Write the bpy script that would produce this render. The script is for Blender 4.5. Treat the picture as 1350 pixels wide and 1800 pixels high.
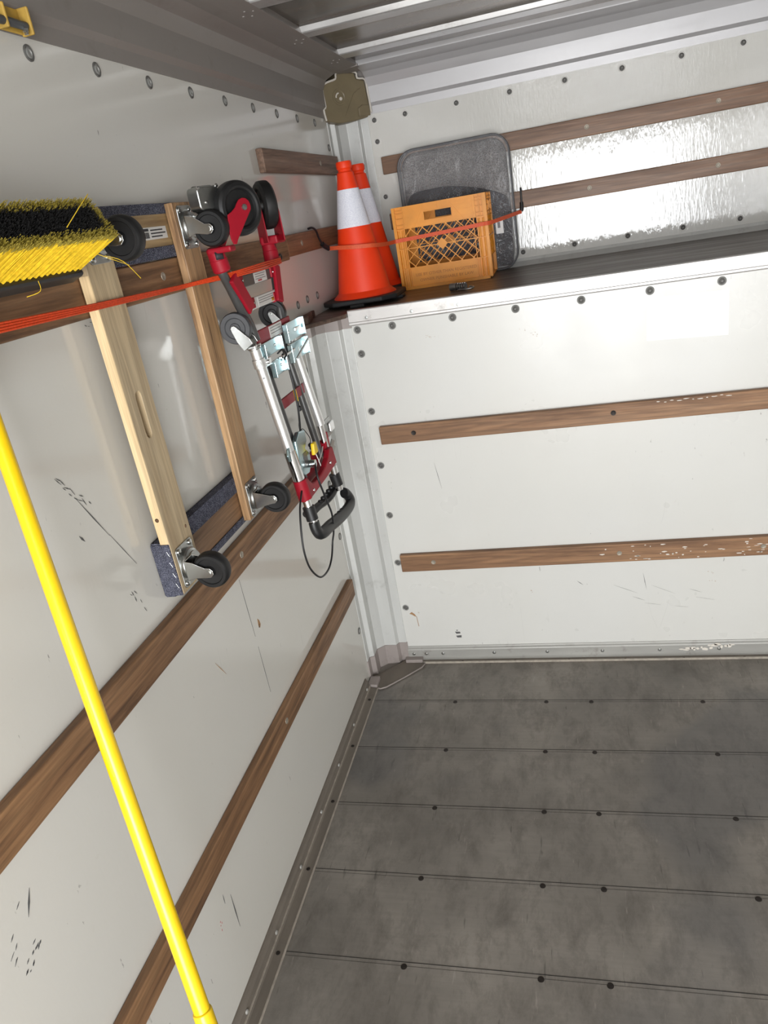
import bpy, math, random
from mathutils import Vector, Matrix
random.seed(7)
for o in list(bpy.data.objects): bpy.data.objects.remove(o)
SC = bpy.context.scene
COL = SC.collection
# ------------------------------------------------------------------ camera
cam_d = bpy.data.cameras.new('camera'); cam = bpy.data.objects.new('camera', cam_d); COL.objects.link(cam)
RT = Vector((0.96456678, 0.20857156, -0.16158227)); UP = Vector((0.0667199, 0.3996965, 0.91421615)); FW = Vector((-0.25526336, 0.89260328, -0.3716181))
mt = Matrix((RT, UP, -FW)).transposed().to_4x4(); mt.translation = Vector((0.803, -2.355, 1.6094)); cam.matrix_world = mt
cam_d.sensor_fit = 'VERTICAL'; cam_d.sensor_height = 36.0; cam_d.lens = 1296.05 / 1800 * 36.0
cam_d.clip_start = 0.02; cam_d.clip_end = 100
SC.camera = cam
# ------------------------------------------------------------------ world and light: daylight through the open rear door
w = bpy.data.worlds.new('world'); SC.world = w; w.use_nodes = True
bg = w.node_tree.nodes['Background']; bg.inputs[0].default_value = (0.86, 0.93, 1.0, 1); bg.inputs[1].default_value = 1.2
def area(name, loc, rot, sx, sy, power, color=(1, 1, 1)):
    d = bpy.data.lights.new(name, 'AREA'); d.shape = 'RECTANGLE'; d.size = sx; d.size_y = sy; d.energy = power; d.color = color
    o = bpy.data.objects.new(name, d); o.location = loc; o.rotation_euler = rot; COL.objects.link(o); return o
# sky seen through the door opening at the rear of the box
area('daylight_through_door', (1.27, -4.7, 1.22), (math.radians(90), 0, 0), 1.76, 1.36, 60, (0.97, 0.98, 1.0))
area('daylight_from_ground', (1.2, -4.6, 0.25), (math.radians(125), 0, 0), 2.0, 0.5, 20, (1.0, 0.96, 0.90))
SC.view_settings.view_transform = 'Standard'; SC.view_settings.look = 'None'; SC.view_settings.gamma = 1.0
SC.view_settings.use_curve_mapping = False
SC.view_settings.exposure = 1.0
# ------------------------------------------------------------------ materials
def srgb(r, g, b):
    f = lambda c: c / 12.92 if c <= 0.04045 else ((c + 0.055) / 1.055) ** 2.4
    return (f(r / 255), f(g / 255), f(b / 255), 1)
class NT:
    def __init__(s, name):
        s.m = bpy.data.materials.new(name); s.m.use_nodes = True; s.t = s.m.node_tree; s.b = s.t.nodes['Principled BSDF']; s.co = None
    def n(s, typ, **k):
        x = s.t.nodes.new(typ)
        for a, v in k.items():
            if a.startswith('i_'):
                x.inputs[a[2:].replace('_', ' ')].default_value = v
            else: setattr(x, a, v)
        return x
    def l(s, a, b): s.t.links.new(a, b)
    def coord(s, scale=(1, 1, 1), rot=(0, 0, 0)):
        if s.co is None: s.co = s.n('ShaderNodeTexCoord')
        mp = s.n('ShaderNodeMapping'); mp.inputs['Scale'].default_value = scale; mp.inputs['Rotation'].default_value = rot
        s.l(s.co.outputs['Object'], mp.inputs[0]); return mp.outputs[0]
    def noise(s, scale, detail=4, rough=.55, vec=None, dist=0):
        x = s.n('ShaderNodeTexNoise'); x.inputs['Scale'].default_value = scale; x.inputs['Detail'].default_value = detail
        x.inputs['Roughness'].default_value = rough; x.inputs['Distortion'].default_value = dist
        s.l(vec if vec is not None else s.coord(), x.inputs['Vector']); return x.outputs['Fac']
    def ramp(s, fac, stops):
        r = s.n('ShaderNodeValToRGB'); e = r.color_ramp.elements
        e[0].position, e[0].color = stops[0]; e[1].position, e[1].color = stops[-1]
        for p, c in stops[1:-1]: q = e.new(p); q.color = c
        s.l(fac, r.inputs[0]); return r.outputs[0]
    def mix(s, fac, a, b, mode='MIX'):
        m = s.n('ShaderNodeMix', data_type='RGBA', blend_type=mode)
        for sock, v in ((m.inputs[0], fac), (m.inputs[6], a), (m.inputs[7], b)):
            if hasattr(v, 'is_linked') or hasattr(v, 'links'): s.l(v, sock)
            else: sock.default_value = v
        return m.outputs[2]
    def bump(s, h, strength=.2, dist=.002):
        b = s.n('ShaderNodeBump'); b.inputs['Strength'].default_value = strength; b.inputs['Distance'].default_value = dist
        s.l(h, b.inputs['Height']); s.l(b.outputs[0], s.b.inputs['Normal'])
    def fin(s, color=None, rough=None, metal=0, spec=None):
        B = s.b.inputs
        if color is not None:
            if isinstance(color, tuple): B['Base Color'].default_value = color
            else: s.l(color, B['Base Color'])
        if rough is not None:
            if isinstance(rough, (int, float)): B['Roughness'].default_value = rough
            else: s.l(rough, B['Roughness'])
        B['Metallic'].default_value = metal
        if spec is not None: B['Specular IOR Level'].default_value = spec
        return s.m
W1 = (1, 1, 1, 1); K0 = (0, 0, 0, 1)
def g(v): return (v, v, v, 1)
def simple(name, col, rough=.5, metal=0, var=0.0, vs=30, bump=0, bs=200, spec=None):
    n = NT(name); c = col
    if var:
        f = n.noise(vs, 5); d = tuple(max(0, x * (1 - var)) for x in col[:3]) + (1,); e = tuple(min(1, x * (1 + var)) for x in col[:3]) + (1,)
        c = n.ramp(f, [(.3, d), (.7, e)])
    if bump: n.bump(n.noise(bs, 3), bump, .001)
    return n.fin(c, rough, metal, spec)
def wall_mat(name, col, rough, ripple, marks=1.0, plane='yz', dirt=.5, coat=0):
    n = NT(name)
    big = n.noise(1.3, 3); c = n.ramp(big, [(.3, tuple(x * .965 for x in col[:3]) + (1,)), (.7, col)])
    warm = n.noise(2.2, 2, vec=n.coord((1, 1, .5), (.3, .2, 1)))
    c = n.mix(n.ramp(warm, [(.35, K0), (.85, g(.32))]), c, (col[0] * .95, col[1] * .92, col[2] * .84, 1))
    sc = {'yz': (1, 1, .33), 'xz': (1, 1, .33)}[plane]
    s1 = n.noise(75, 3, .6, n.coord(sc, (.5, .15, .2))); s2 = n.noise(7, 4, .6)
    m1 = n.ramp(s1, [(.715, K0), (.745, W1)]); m2 = n.ramp(s2, [(.50, K0), (.60, W1)])
    mk = n.mix(1.0, m1, m2, 'MULTIPLY')
    mk = n.mix(1.0, mk, g(marks * .6), 'MULTIPLY')
    c = n.mix(mk, c, (.09, .085, .08, 1))
    v = n.noise(34, 7, .75); st = n.ramp(v, [(.62, K0), (.80, g(dirt * .45))]); c = n.mix(st, c, (.32, .27, .2, 1))
    # long hairline scratches
    wv = n.noise(9, 2, .4, n.coord((1.2, 1.2, .12), (.35, .3, .5)), 1.2)
    hl = n.ramp(wv, [(.4985, K0), (.4995, g(.25 * marks)), (.5005, K0)])
    hm = n.ramp(n.noise(3.1, 2), [(.62, K0), (.66, W1)]); c = n.mix(n.mix(1.0, hl, hm, 'MULTIPLY'), c, (.1, .1, .1, 1))
    r = n.ramp(n.noise(5, 3), [(.3, g(rough * .85)), (.75, g(rough * 1.25))])
    if ripple:
        h = n.noise(150, 2, .5, n.coord((1, 1, .22))); h2 = n.noise(16, 2, .5)
        ad = n.mix(.8, h, h2, 'ADD'); n.bump(ad, ripple, .0012)
    n.fin(c, r, 0, .6)
    return n.m
def wood_mat(name, c1, c2, c3, axis, rough=.6, grain=1.0, spots=.4, bump=.35, scale=1.0):
    n = NT(name); s = [26, 26, 26]; s[axis] = 1.6; s = tuple(x * scale for x in s)
    a = n.noise(1.0 * grain, 7, .65, n.coord(s), .6); c = n.ramp(a, [(.28, c3), (.47, c2), (.72, c1)])
    s2 = [120, 120, 120]; s2[axis] = 5; fine = n.noise(1.0, 3, .6, n.coord(tuple(s2)))
    c = n.mix(n.ramp(fine, [(.35, g(.45)), (.6, K0)]), c, tuple(x * .55 for x in c3[:3]) + (1,))
    b = n.noise(3.0, 4); c = n.mix(n.ramp(b, [(.45, K0), (.75, g(spots))]), c, tuple(x * .4 for x in c2[:3]) + (1,))
    n.bump(n.mix(.5, a, fine), bump, .0015); return n.fin(c, n.ramp(a, [(.3, g(rough * 1.1)), (.7, g(rough * .8))]))
M = {}
M['wall_left'] = wall_mat('left_panel', srgb(207, 205, 199), .10, .08, 1.0, 'yz')
M['wall_front'] = wall_mat('front_panel', srgb(209, 209, 205), .30, .06, 1.0, 'xz', .6)
M['wall_attic'] = wall_mat('attic_panel', srgb(208, 207, 202), .05, .34, .25, 'xz', .15)
M['wall_right'] = wall_mat('right_panel', srgb(205, 204, 200), .2, .05, .5, 'yz')
M['patch'] = simple('patch', srgb(232, 235, 234), .3, 0, .02, 40)
def floor_mat():
    n = NT('floor_boards'); a = n.noise(2.2, 8, .62); c = n.ramp(a, [(.3, srgb(104, 100, 94)), (.55, srgb(131, 126, 119)), (.75, srgb(152, 146, 138))])
    f = n.noise(16, 8, .75, n.coord((1, .5, 1), (0, 0, .4)), .25); c = n.mix(n.ramp(f, [(.46, K0), (.72, g(.7))]), c, srgb(84, 79, 73))
    s = n.noise(70, 3, .6, n.coord((1, .16, 1), (0, 0, -.5))); c = n.mix(n.ramp(s, [(.66, K0), (.73, g(.3))]), c, srgb(178, 171, 162))
    s = n.noise(70, 3, .6, n.coord((1, .13, 1), (0, 0, .9))); c = n.mix(n.ramp(s, [(.66, K0), (.72, g(.5))]), c, srgb(66, 62, 58))
    sm = n.noise(1.1, 3, .5, n.coord((1, 1, 1), (0, 0, .2))); c = n.mix(n.ramp(sm, [(.58, K0), (.63, g(.4))]), c, srgb(84, 86, 89))
    gl = n.noise(110, 4, .6, n.coord((.06, 1, 1))); c = n.mix(n.ramp(gl, [(.4, g(.10)), (.6, K0)]), c, srgb(94, 89, 84))
    n.bump(n.noise(60, 4, .6, n.coord((.6, 1, 1))), .08, .001)
    return n.fin(c, n.ramp(a, [(.3, g(.42)), (.8, g(.6))]), 0, .4)
M['floor'] = floor_mat()
M['seam'] = simple('seam', srgb(40, 38, 36), .9)
M['screw_dark'] = simple('screw_dark', srgb(52, 47, 44), .55, .6, .3, 300)
M['alu'] = None
def metal_mat(name, col, rough, metal, smear=.25, axis=0, dirt=.3):
    n = NT(name); s = [14, 14, 14]; s[axis] = 2; a = n.noise(1.0, 6, .6, n.coord(tuple(s)))
    c = n.ramp(a, [(.3, tuple(x * (1 - smear) for x in col[:3]) + (1,)), (.7, col)])
    d = n.noise(16, 6, .7); c = n.mix(n.ramp(d, [(.56, K0), (.75, g(dirt))]), c, (.14, .12, .10, 1))
    n.bump(n.noise(90, 3), .05, .001)
    return n.fin(c, n.ramp(a, [(.3, g(rough * .8)), (.7, g(min(1, rough * 1.25)))]), metal)
M['alu'] = metal_mat('post_metal', srgb(202, 203, 200), .42, .2, .10, 2, .3)
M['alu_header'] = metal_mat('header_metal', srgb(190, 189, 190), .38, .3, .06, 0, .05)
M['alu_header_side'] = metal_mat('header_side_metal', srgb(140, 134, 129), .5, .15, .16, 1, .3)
M['alu_nose'] = metal_mat('nosing_metal', srgb(204, 201, 198), .38, .45, .22, 0, .6)
M['alu_base'] = metal_mat('base_metal', srgb(166, 165, 160), .5, .25, .2, 0, .6)
M['alu_base_dirty'] = metal_mat('base_dirty', srgb(122, 114, 104), .6, .15, .35, 1, .8)
M['lip'] = simple('floor_lip', srgb(168, 160, 148), .5, .2, .2, 60)
M['collar'] = metal_mat('collar_metal', srgb(158, 149, 145), .5, .2, .1, 2, .35)
M['roof'] = metal_mat('roof_sheet', srgb(140, 128, 114), .24, .8, .8, 0, 1.0)
M['bow'] = metal_mat('bow_metal', srgb(205, 205, 205), .32, .8, .12, 0, .35)
M['cast'] = simple('casting', srgb(112, 101, 78), .45, .0, .08, 20, .06, 150)
M['sealant'] = simple('sealant', srgb(196, 190, 180), .6)
M['shelf'] = wood_mat('shelf_wood', srgb(134, 124, 116), srgb(104, 93, 84), srgb(64, 55, 49), 0, .42, 1, .3)
M['shelf_edge'] = wood_mat('shelf_edge_wood', srgb(120, 97, 82), srgb(92, 72, 60), srgb(54, 42, 36), 0, .7)
M['rail_y'] = wood_mat('rail_wood_side', srgb(164, 126, 90), srgb(132, 97, 67), srgb(72, 50, 34), 1, .6, 1.6, spots=.4, bump=.5)
M['rail_y_light'] = wood_mat('rail_wood_short', srgb(164, 118, 84), srgb(140, 96, 66), srgb(92, 60, 42), 1, .6)
M['rail_y_dark'] = wood_mat('rail_wood_dark', srgb(160, 130, 110), srgb(132, 104, 86), srgb(86, 66, 55), 1, .6)
M['rail_x'] = wood_mat('rail_wood_front', srgb(178, 138, 100), srgb(142, 105, 74), srgb(84, 58, 41), 0, .6, spots=.2)
M['rail_x_top'] = wood_mat('rail_wood_attic', srgb(150, 114, 84), srgb(124, 90, 64), srgb(86, 60, 42), 0, .5, spots=.1)
M['paint_fleck'] = simple('paint_fleck', srgb(214, 208, 198), .6)
M['pine'] = wood_mat('pine', srgb(240, 216, 174), srgb(226, 198, 152), srgb(196, 164, 120), 2, .55, .7, .12, .15)
M['pine_tan'] = wood_mat('pine_tan', srgb(200, 180, 146), srgb(180, 158, 124), srgb(144, 122, 94), 2, .55, .7, .15, .15)
M['oak'] = wood_mat('oak', srgb(208, 172, 128), srgb(176, 138, 98), srgb(84, 58, 38), 2, .55, 1.5, .1, .3)
M['pine_rail'] = wood_mat('pine_rail', srgb(196, 172, 130), srgb(170, 142, 102), srgb(128, 98, 66), 1, .55, .8, .2, .2)
M['walnut_rail'] = wood_mat('walnut_rail', srgb(170, 136, 104), srgb(142, 108, 78), srgb(100, 72, 50), 1, .55, .8, .2, .2)
def carpet_mat():
    n = NT('carpet'); v = n.n('ShaderNodeTexVoronoi'); v.inputs['Scale'].default_value = 520; n.l(n.coord((1, .55, 1)), v.inputs['Vector'])
    c = n.ramp(v.outputs['Distance'], [(.1, srgb(142, 144, 160)), (.6, srgb(84, 86, 100))]); m = n.ramp(n.noise(60, 3), [(.35, g(.7)), (.65, W1)])
    c = n.mix(1.0, c, m, 'MULTIPLY'); n.bump(v.outputs['Distance'], .9, .003); return n.fin(c, .95, 0, .1)
M['carpet'] = carpet_mat()
M['zinc'] = simple('zinc', srgb(196, 198, 196), .24, 1, .08, 40)
M['zinc_dull'] = simple('zinc_dull', srgb(172, 174, 172), .34, 1, .1, 60)
M['zinc_blue'] = simple('zinc_blue', srgb(158, 180, 184), .26, .95, .1, 30)
M['chrome'] = simple('chrome', srgb(225, 225, 225), .1, 1)
M['alu_tube'] = simple('brushed_tube', srgb(232, 233, 232), .34, .85, .04, 80)
M['dark_tube'] = simple('dark_tube', srgb(92, 92, 92), .35, .6)
M['rubber'] = simple('rubber', srgb(20, 20, 21), .5, 0, .2, 80)
M['rubber_grey'] = simple('rubber_grey', srgb(62, 63, 66), .45, 0, .12, 60)
M['plastic_black'] = simple('plastic_black', srgb(24, 24, 26), .42)
M['red'] = simple('red_plastic', srgb(150, 14, 34), .5, 0, .08, 20, spec=.3)
M['red_dark'] = simple('red_metal', srgb(140, 24, 40), .45, 0, .1, 20, spec=.3)
M['label_white'] = simple('label_white', srgb(214, 212, 208), .4)
M['ink'] = simple('ink', srgb(40, 38, 42), .6)
M['ink_grey'] = simple('ink_grey', srgb(120, 118, 120), .6)
M['label_yellow'] = simple('label_yellow', srgb(232, 196, 30), .4)
M['ink_orange'] = simple('ink_orange', srgb(196, 140, 40), .5)
M['cord_orange'] = simple('cord_orange', srgb(206, 66, 22), .6, 0, .2, 300, .4, 800)
M['cord_orange2'] = simple('cord_orange_flat', srgb(214, 86, 46), .6, 0, .15, 300, .4, 800)
M['yellow_pole'] = simple('yellow_pole', srgb(240, 200, 18), .26, 0, .03, 30)
M['bristle_y'] = simple('bristle_yellow', srgb(226, 190, 44), .42, 0, .22, 160)
M['bristle_k'] = simple('bristle_black', srgb(22, 21, 20), .5, 0, .2, 60)
M['bristle_tip'] = simple('bristle_shaded_tip', srgb(140, 124, 44), .6, 0, .25, 90)  # shade on the yellow bristle ends, put into the colour as olive
M['cone_orange'] = simple('cone_orange', srgb(236, 58, 10), .5, 0, .05, 8)
def reflect_mat():
    n = NT('reflective_band'); v = n.n('ShaderNodeTexVoronoi'); v.inputs['Scale'].default_value = 420; n.l(n.coord(), v.inputs['Vector'])
    return n.fin(n.ramp(v.outputs['Distance'], [(.1, srgb(246, 247, 252)), (.6, srgb(218, 220, 232))]), .45, .0)
M['band_white'] = reflect_mat()
M['cone_base'] = simple('cone_base', srgb(30, 30, 31), .6, 0, .2, 40)
M['crate'] = simple('crate_plastic', srgb(222, 144, 32), .42, 0, .16, 9, .05, 60)
M['crate_text'] = simple('crate_text', srgb(176, 104, 24), .5)
M['yellow_paint'] = simple('yellow_paint', srgb(176, 142, 62), .6, 0, .3, 30)
M['bar_grey'] = simple('bar_grey', srgb(84, 86, 88), .45, .5, .2, 40)
M['lock_metal'] = simple('lock_metal', srgb(160, 160, 158), .3, .9, .2, 60)
def fleece_mat(name, c1, c2):
    n = NT(name); a = n.noise(300, 3, .75); c = n.ramp(a, [(.38, c2), (.6, c1)]); b = n.noise(9, 3); c = n.mix(n.ramp(b, [(.35, g(.45)), (.65, K0)]), c, tuple(x * .6 for x in c2[:3]) + (1,))
    n.bump(a, .9, .004); return n.fin(c, .95, 0, .1)
M['fleece'] = fleece_mat('fleece', srgb(150, 147, 145), srgb(84, 82, 83))
M['fleece_dark'] = fleece_mat('fleece_dark', srgb(70, 70, 76), srgb(20, 20, 24))
M['piping'] = simple('piping', srgb(74, 75, 78), .35)
def vinyl_mat():
    n = NT('clear_vinyl'); B = n.b.inputs; B['Base Color'].default_value = (.95, .95, .97, 1); B['Roughness'].default_value = .08
    B['Alpha'].default_value = .10; B['Specular IOR Level'].default_value = .7
    n.bump(n.noise(14, 3, .5, n.coord((1, 1, .6), (.4, .2, .7)), 1.5), .9, .02); return n.m
M['vinyl'] = vinyl_mat()
M['rivet_ring'] = simple('rivet_ring', srgb(150, 150, 147), .45, .3, .1, 200)
M['rivet_core'] = simple('rivet_core', srgb(96, 95, 92), .5, .2, .2, 300)
M['screw_head'] = simple('screw_head', srgb(150, 142, 128), .5, .3, .2, 300)
M['stain'] = simple('stain_brown', srgb(158, 122, 86), .6)
M['scuff'] = simple('scuff', srgb(84, 84, 84), .6)
M['scuff_red'] = simple('scuff_red', srgb(170, 80, 80), .6)
# ------------------------------------------------------------------ mesh helpers
class MB:
    def __init__(s): s.v = []; s.f = []; s.sm = []
    def add(s, vs, fs, smooth=False, mat=None):
        k = len(s.v)
        s.v += [tuple((mat @ Vector(v)) if mat else v) for v in vs]
        s.f += [tuple(i + k for i in f) for f in fs]; s.sm += [smooth] * len(fs); return s
    def box(s, a, b, mat=None):
        x0, y0, z0 = a; x1, y1, z1 = b
        return s.add([(x0, y0, z0), (x1, y0, z0), (x1, y1, z0), (x0, y1, z0), (x0, y0, z1), (x1, y0, z1), (x1, y1, z1), (x0, y1, z1)],
                     [(0, 3, 2, 1), (4, 5, 6, 7), (0, 1, 5, 4), (1, 2, 6, 5), (2, 3, 7, 6), (3, 0, 4, 7)], False, mat)
    def cyl(s, p, q, r, r2=None, n=20, caps=True, smooth=True):
        p = Vector(p); q = Vector(q); d = (q - p); r2 = r if r2 is None else r2
        R = d.to_track_quat('Z', 'Y').to_matrix(); vs = []
        for c, rr in ((p, r), (q, r2)):
            for i in range(n):
                a = 2 * math.pi * i / n; vs.append(tuple(c + R @ Vector((rr * math.cos(a), rr * math.sin(a), 0))))
        s.add(vs, [(i, (i + 1) % n, n + (i + 1) % n, n + i) for i in range(n)], smooth)
        if caps: s.add(vs, [tuple(range(n - 1, -1, -1)), tuple(range(n, 2 * n))], False)
        return s
    def lathe(s, prof, origin, axis, n=32, smooth=True, close=False):
        o = Vector(origin); R = Vector(axis).to_track_quat('Z', 'Y').to_matrix(); vs = []
        for r, h in prof:
            for i in range(n):
                a = 2 * math.pi * i / n; vs.append(tuple(o + R @ Vector((r * math.cos(a), r * math.sin(a), h))))
        m = len(prof); fs = []
        if smooth and not close and m > 2:
            runs = [[prof[0]]]
            for j in range(1, m):
                runs[-1].append(prof[j])
                if j < m - 1:
                    a = Vector((prof[j][0] - prof[j - 1][0], prof[j][1] - prof[j - 1][1])); b = Vector((prof[j + 1][0] - prof[j][0], prof[j + 1][1] - prof[j][1]))
                    if a.length > 1e-7 and b.length > 1e-7 and a.angle(b) > math.radians(28): runs.append([prof[j]])
            if len(runs) > 1:
                if prof[0][0] > 1e-5: s.add(vs[:n], [tuple(range(n - 1, -1, -1))])
                if prof[-1][0] > 1e-5: s.add(vs[-n:], [tuple(range(n))])
                for rn in runs:
                    v2 = []
                    for r, h in rn:
                        for i in range(n):
                            a = 2 * math.pi * i / n; v2.append(tuple(o + R @ Vector((r * math.cos(a), r * math.sin(a), h))))
                    s.add(v2, [(j * n + i, j * n + (i + 1) % n, (j + 1) * n + (i + 1) % n, (j + 1) * n + i) for j in range(len(rn) - 1) for i in range(n)], True)
                return s
        for j in range(m if close else m - 1):
            k = (j + 1) % m
            for i in range(n): fs.append((j * n + i, j * n + (i + 1) % n, k * n + (i + 1) % n, k * n + i))
        if not close:
            if prof[0][0] > 1e-5: fs.append(tuple(range(n - 1, -1, -1)))
            if prof[-1][0] > 1e-5: fs.append(tuple((m - 1) * n + i for i in range(n)))
        return s.add(vs, fs, smooth)
    def tube(s, path, r, n=10, sx=1.0, caps=True, sm=6):
        P = [Vector(p) for p in path]
        if sm and len(P) > 2: P = smooth_path(P, sm)
        T = []
        for i in range(len(P)):
            T.append((P[min(i + 1, len(P) - 1)] - P[max(i - 1, 0)]).normalized())
        u = Vector((0, 0, 1)) if abs(T[0].z) < .9 else Vector((1, 0, 0)); u = (u - T[0] * u.dot(T[0])).normalized(); vs = []
        for p, t in zip(P, T):
            u = (u - t * u.dot(t)).normalized(); v = t.cross(u)
            for i in range(n):
                a = 2 * math.pi * i / n; vs.append(tuple(p + u * (r * math.cos(a)) + v * (r * sx * math.sin(a))))
        m = len(P); s.add(vs, [(j * n + i, j * n + (i + 1) % n, (j + 1) * n + (i + 1) % n, (j + 1) * n + i) for j in range(m - 1) for i in range(n)], True)
        if caps: s.add(vs, [tuple(range(n - 1, -1, -1)), tuple((m - 1) * n + i for i in range(n))], False)
        return s
    def prism(s, poly, o, u, v, w):
        # polygon in (u,v) plane at origin o, extruded by vector w
        o, u, v, w = map(Vector, (o, u, v, w)); n = len(poly)
        a = [o + u * p[0] + v * p[1] for p in poly]; vs = [tuple(p) for p in a] + [tuple(p + w) for p in a]
        return s.add(vs, [tuple(range(n - 1, -1, -1)), tuple(range(n, 2 * n))] + [(i, (i + 1) % n, n + (i + 1) % n, n + i) for i in range(n)], False)
    def sheet(s, prof, o, u, v, w, th=None):
        # open profile extruded (single skin)
        o, u, v, w = map(Vector, (o, u, v, w)); a = [o + u * p[0] + v * p[1] for p in prof]; n = len(a)
        return s.add([tuple(p) for p in a] + [tuple(p + w) for p in a], [(i, i + 1, n + i + 1, n + i) for i in range(n - 1)], False)
    def build(s, name, mat, parent=None, bevel=0, seg=2, solid=0, sub=0):
        me = bpy.data.meshes.new(name); me.from_pydata(s.v, [], s.f); me.polygons.foreach_set('use_smooth', s.sm); me.update()
        o = bpy.data.objects.new(name, me); COL.objects.link(o)
        for m in (mat if isinstance(mat, (list, tuple)) else [mat]): me.materials.append(m)
        if parent: o.parent = parent
        if solid:
            m = o.modifiers.new('solid', 'SOLIDIFY'); m.thickness = solid; m.offset = 0
        if bevel:
            m = o.modifiers.new('bevel', 'BEVEL'); m.width = bevel; m.segments = seg; m.limit_method = 'ANGLE'; m.angle_limit = math.radians(40)
        if sub:
            m = o.modifiers.new('sub', 'SUBSURF'); m.levels = sub; m.render_levels = sub
        import bmesh
        bm = bmesh.new(); bm.from_mesh(me); bmesh.ops.recalc_face_normals(bm, faces=bm.faces); bm.to_mesh(me); bm.free()
        return o
def smooth_path(P, k):
    out = []; n = len(P)
    for i in range(n - 1):
        p0 = P[max(i - 1, 0)]; p1 = P[i]; p2 = P[i + 1]; p3 = P[min(i + 2, n - 1)]
        for j in range(k):
            t = j / k; out.append(.5 * ((2 * p1) + (p2 - p0) * t + (2 * p0 - 5 * p1 + 4 * p2 - p3) * t * t + (3 * p1 - p0 - 3 * p2 + p3) * t ** 3))
    out.append(P[-1]); return out
def empty(name, loc, label=None, cat=None, group=None):
    o = bpy.data.objects.new(name, None); o.empty_display_size = .05; COL.objects.link(o); o.location = loc
    if label: tag(o, label, cat, group)
    return o
def tag(o, label, cat, group=None):
    o['label'] = label; o['category'] = cat
    if group: o['group'] = group
    return o
def struct(o): o['kind'] = 'structure'; return o
def keep(o, parent):
    # parent without moving (parents here have only a translation)
    o.parent = parent; o.matrix_parent_inverse = Matrix.Translation(parent.location).inverted(); return o
def part(mb, name, mat, parent, **k):
    o = mb.build(name, mat, None, **k); p = parent; off = Vector((0, 0, 0))
    o.parent = parent
    q = parent
    while q is not None: off += q.location; q = q.parent
    # geometry is written in world coordinates: shift the mesh so the parent's place cancels out
    if off.length > 0: o.data.transform(Matrix.Translation(-off))
    return o
def dup(o, parent, loc=(0, 0, 0), rot=None):
    c = o.copy(); COL.objects.link(c); c.parent = parent; c.location = loc
    if rot: c.rotation_euler = rot
    return c
def rrect(w, h, r, n=6):
    pts = []
    for cx_, cy_, a0 in ((w / 2 - r, h / 2 - r, 0), (-w / 2 + r, h / 2 - r, 90), (-w / 2 + r, -h / 2 + r, 180), (w / 2 - r, -h / 2 + r, 270)):
        for i in range(n + 1):
            a = math.radians(a0 + 90 * i / n); pts.append((cx_ + r * math.cos(a), cy_ + r * math.sin(a)))
    return pts
# ------------------------------------------------------------------ the box: room shell
XR = 2.30; YB = -4.5; AY = .73; ZS = 1.331; ZT = 2.115
fl = struct(MB().box((0, YB, -.04), (XR, .02, 0)).build('floor', M['floor']))
wl = struct(MB().box((-.04, YB, .0), (0, AY + .04, ZT)).build('wall_left', M['wall_left']))
wf = struct(MB().box((0, 0, 0), (XR, .04, ZS - .03)).build('wall_front', M['wall_front']))
wa = struct(MB().box((0, AY, ZS - .03), (XR, AY + .04, ZT)).build('wall_back', M['wall_attic']))
wr = struct(MB().box((XR, YB, 0), (XR + .04, AY + .04, ZT)).build('wall_right', M['wall_right']))
ce = struct(MB().box((-.04, YB, ZT), (XR + .04, AY + .04, ZT + .02)).build('ceiling', M['roof']))
hd = struct(MB().box((0, YB - .04, 1.93), (XR, YB, ZT)).box((0, YB - .04, 0), (.32, YB, 1.93)).box((XR - .1, YB - .04, 0), (XR, YB, 1.93)).build('wall_rear', M['wall_right']))
# roof bows
for k, y0 in enumerate([.344, -.047, -.437, -.828, -1.218, -1.61, -2.0, -2.4, -2.8, -3.2, -3.6, -4.0]):
    b = MB().prism([(0, 0), (.074 if k == 0 else .062, 0), (.074 if k == 0 else .062, .003), (.066, .0158), (-.007, .0158), (-.002, .003)], (0.1, y0, 2.099), (0, 1, 0), (0, 0, 1), (XR - .2, 0, 0))
    part(b, 'roof_bow', M['bow'], ce)
# header profiles along the left, attic and right walls
HP = [(0, 1.957), (.003, 1.957), (.003, 1.983), (.014, 1.994), (.014, 2.047), (.030, 2.075), (.034, 2.077), (.065, 2.090), (.095, 2.092), (.150, 2.099), (.150, 2.102), (.148, 2.1149), (0, 2.1149)]
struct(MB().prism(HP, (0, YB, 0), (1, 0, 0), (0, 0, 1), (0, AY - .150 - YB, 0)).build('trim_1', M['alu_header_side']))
struct(MB().prism(HP, (.146, AY, 0), (0, -1, 0), (0, 0, 1), (XR - .146, 0, 0)).build('trim_2', M['alu_header']))
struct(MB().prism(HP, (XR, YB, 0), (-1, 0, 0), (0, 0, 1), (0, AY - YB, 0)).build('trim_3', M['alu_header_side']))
# small dimple rivets on the header's inner face
t1 = bpy.data.objects['trim_1']
rv0 = None
for yy in (-.38, .01, .40):
    for dx, dy in ((.12, -.02), (.135, .0), (.12, .03), (.105, .01)):
        z = 2.092 + (dx - .095) * .127
        mb = MB().lathe([(.004, 0), (.0036, -.0014), (.002, -.002), (0, -.0022)], (dx, yy + dy, z), (0, 0, 1), 8)
        part(mb, 'rivet', M['alu_header_side'], t1)
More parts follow.
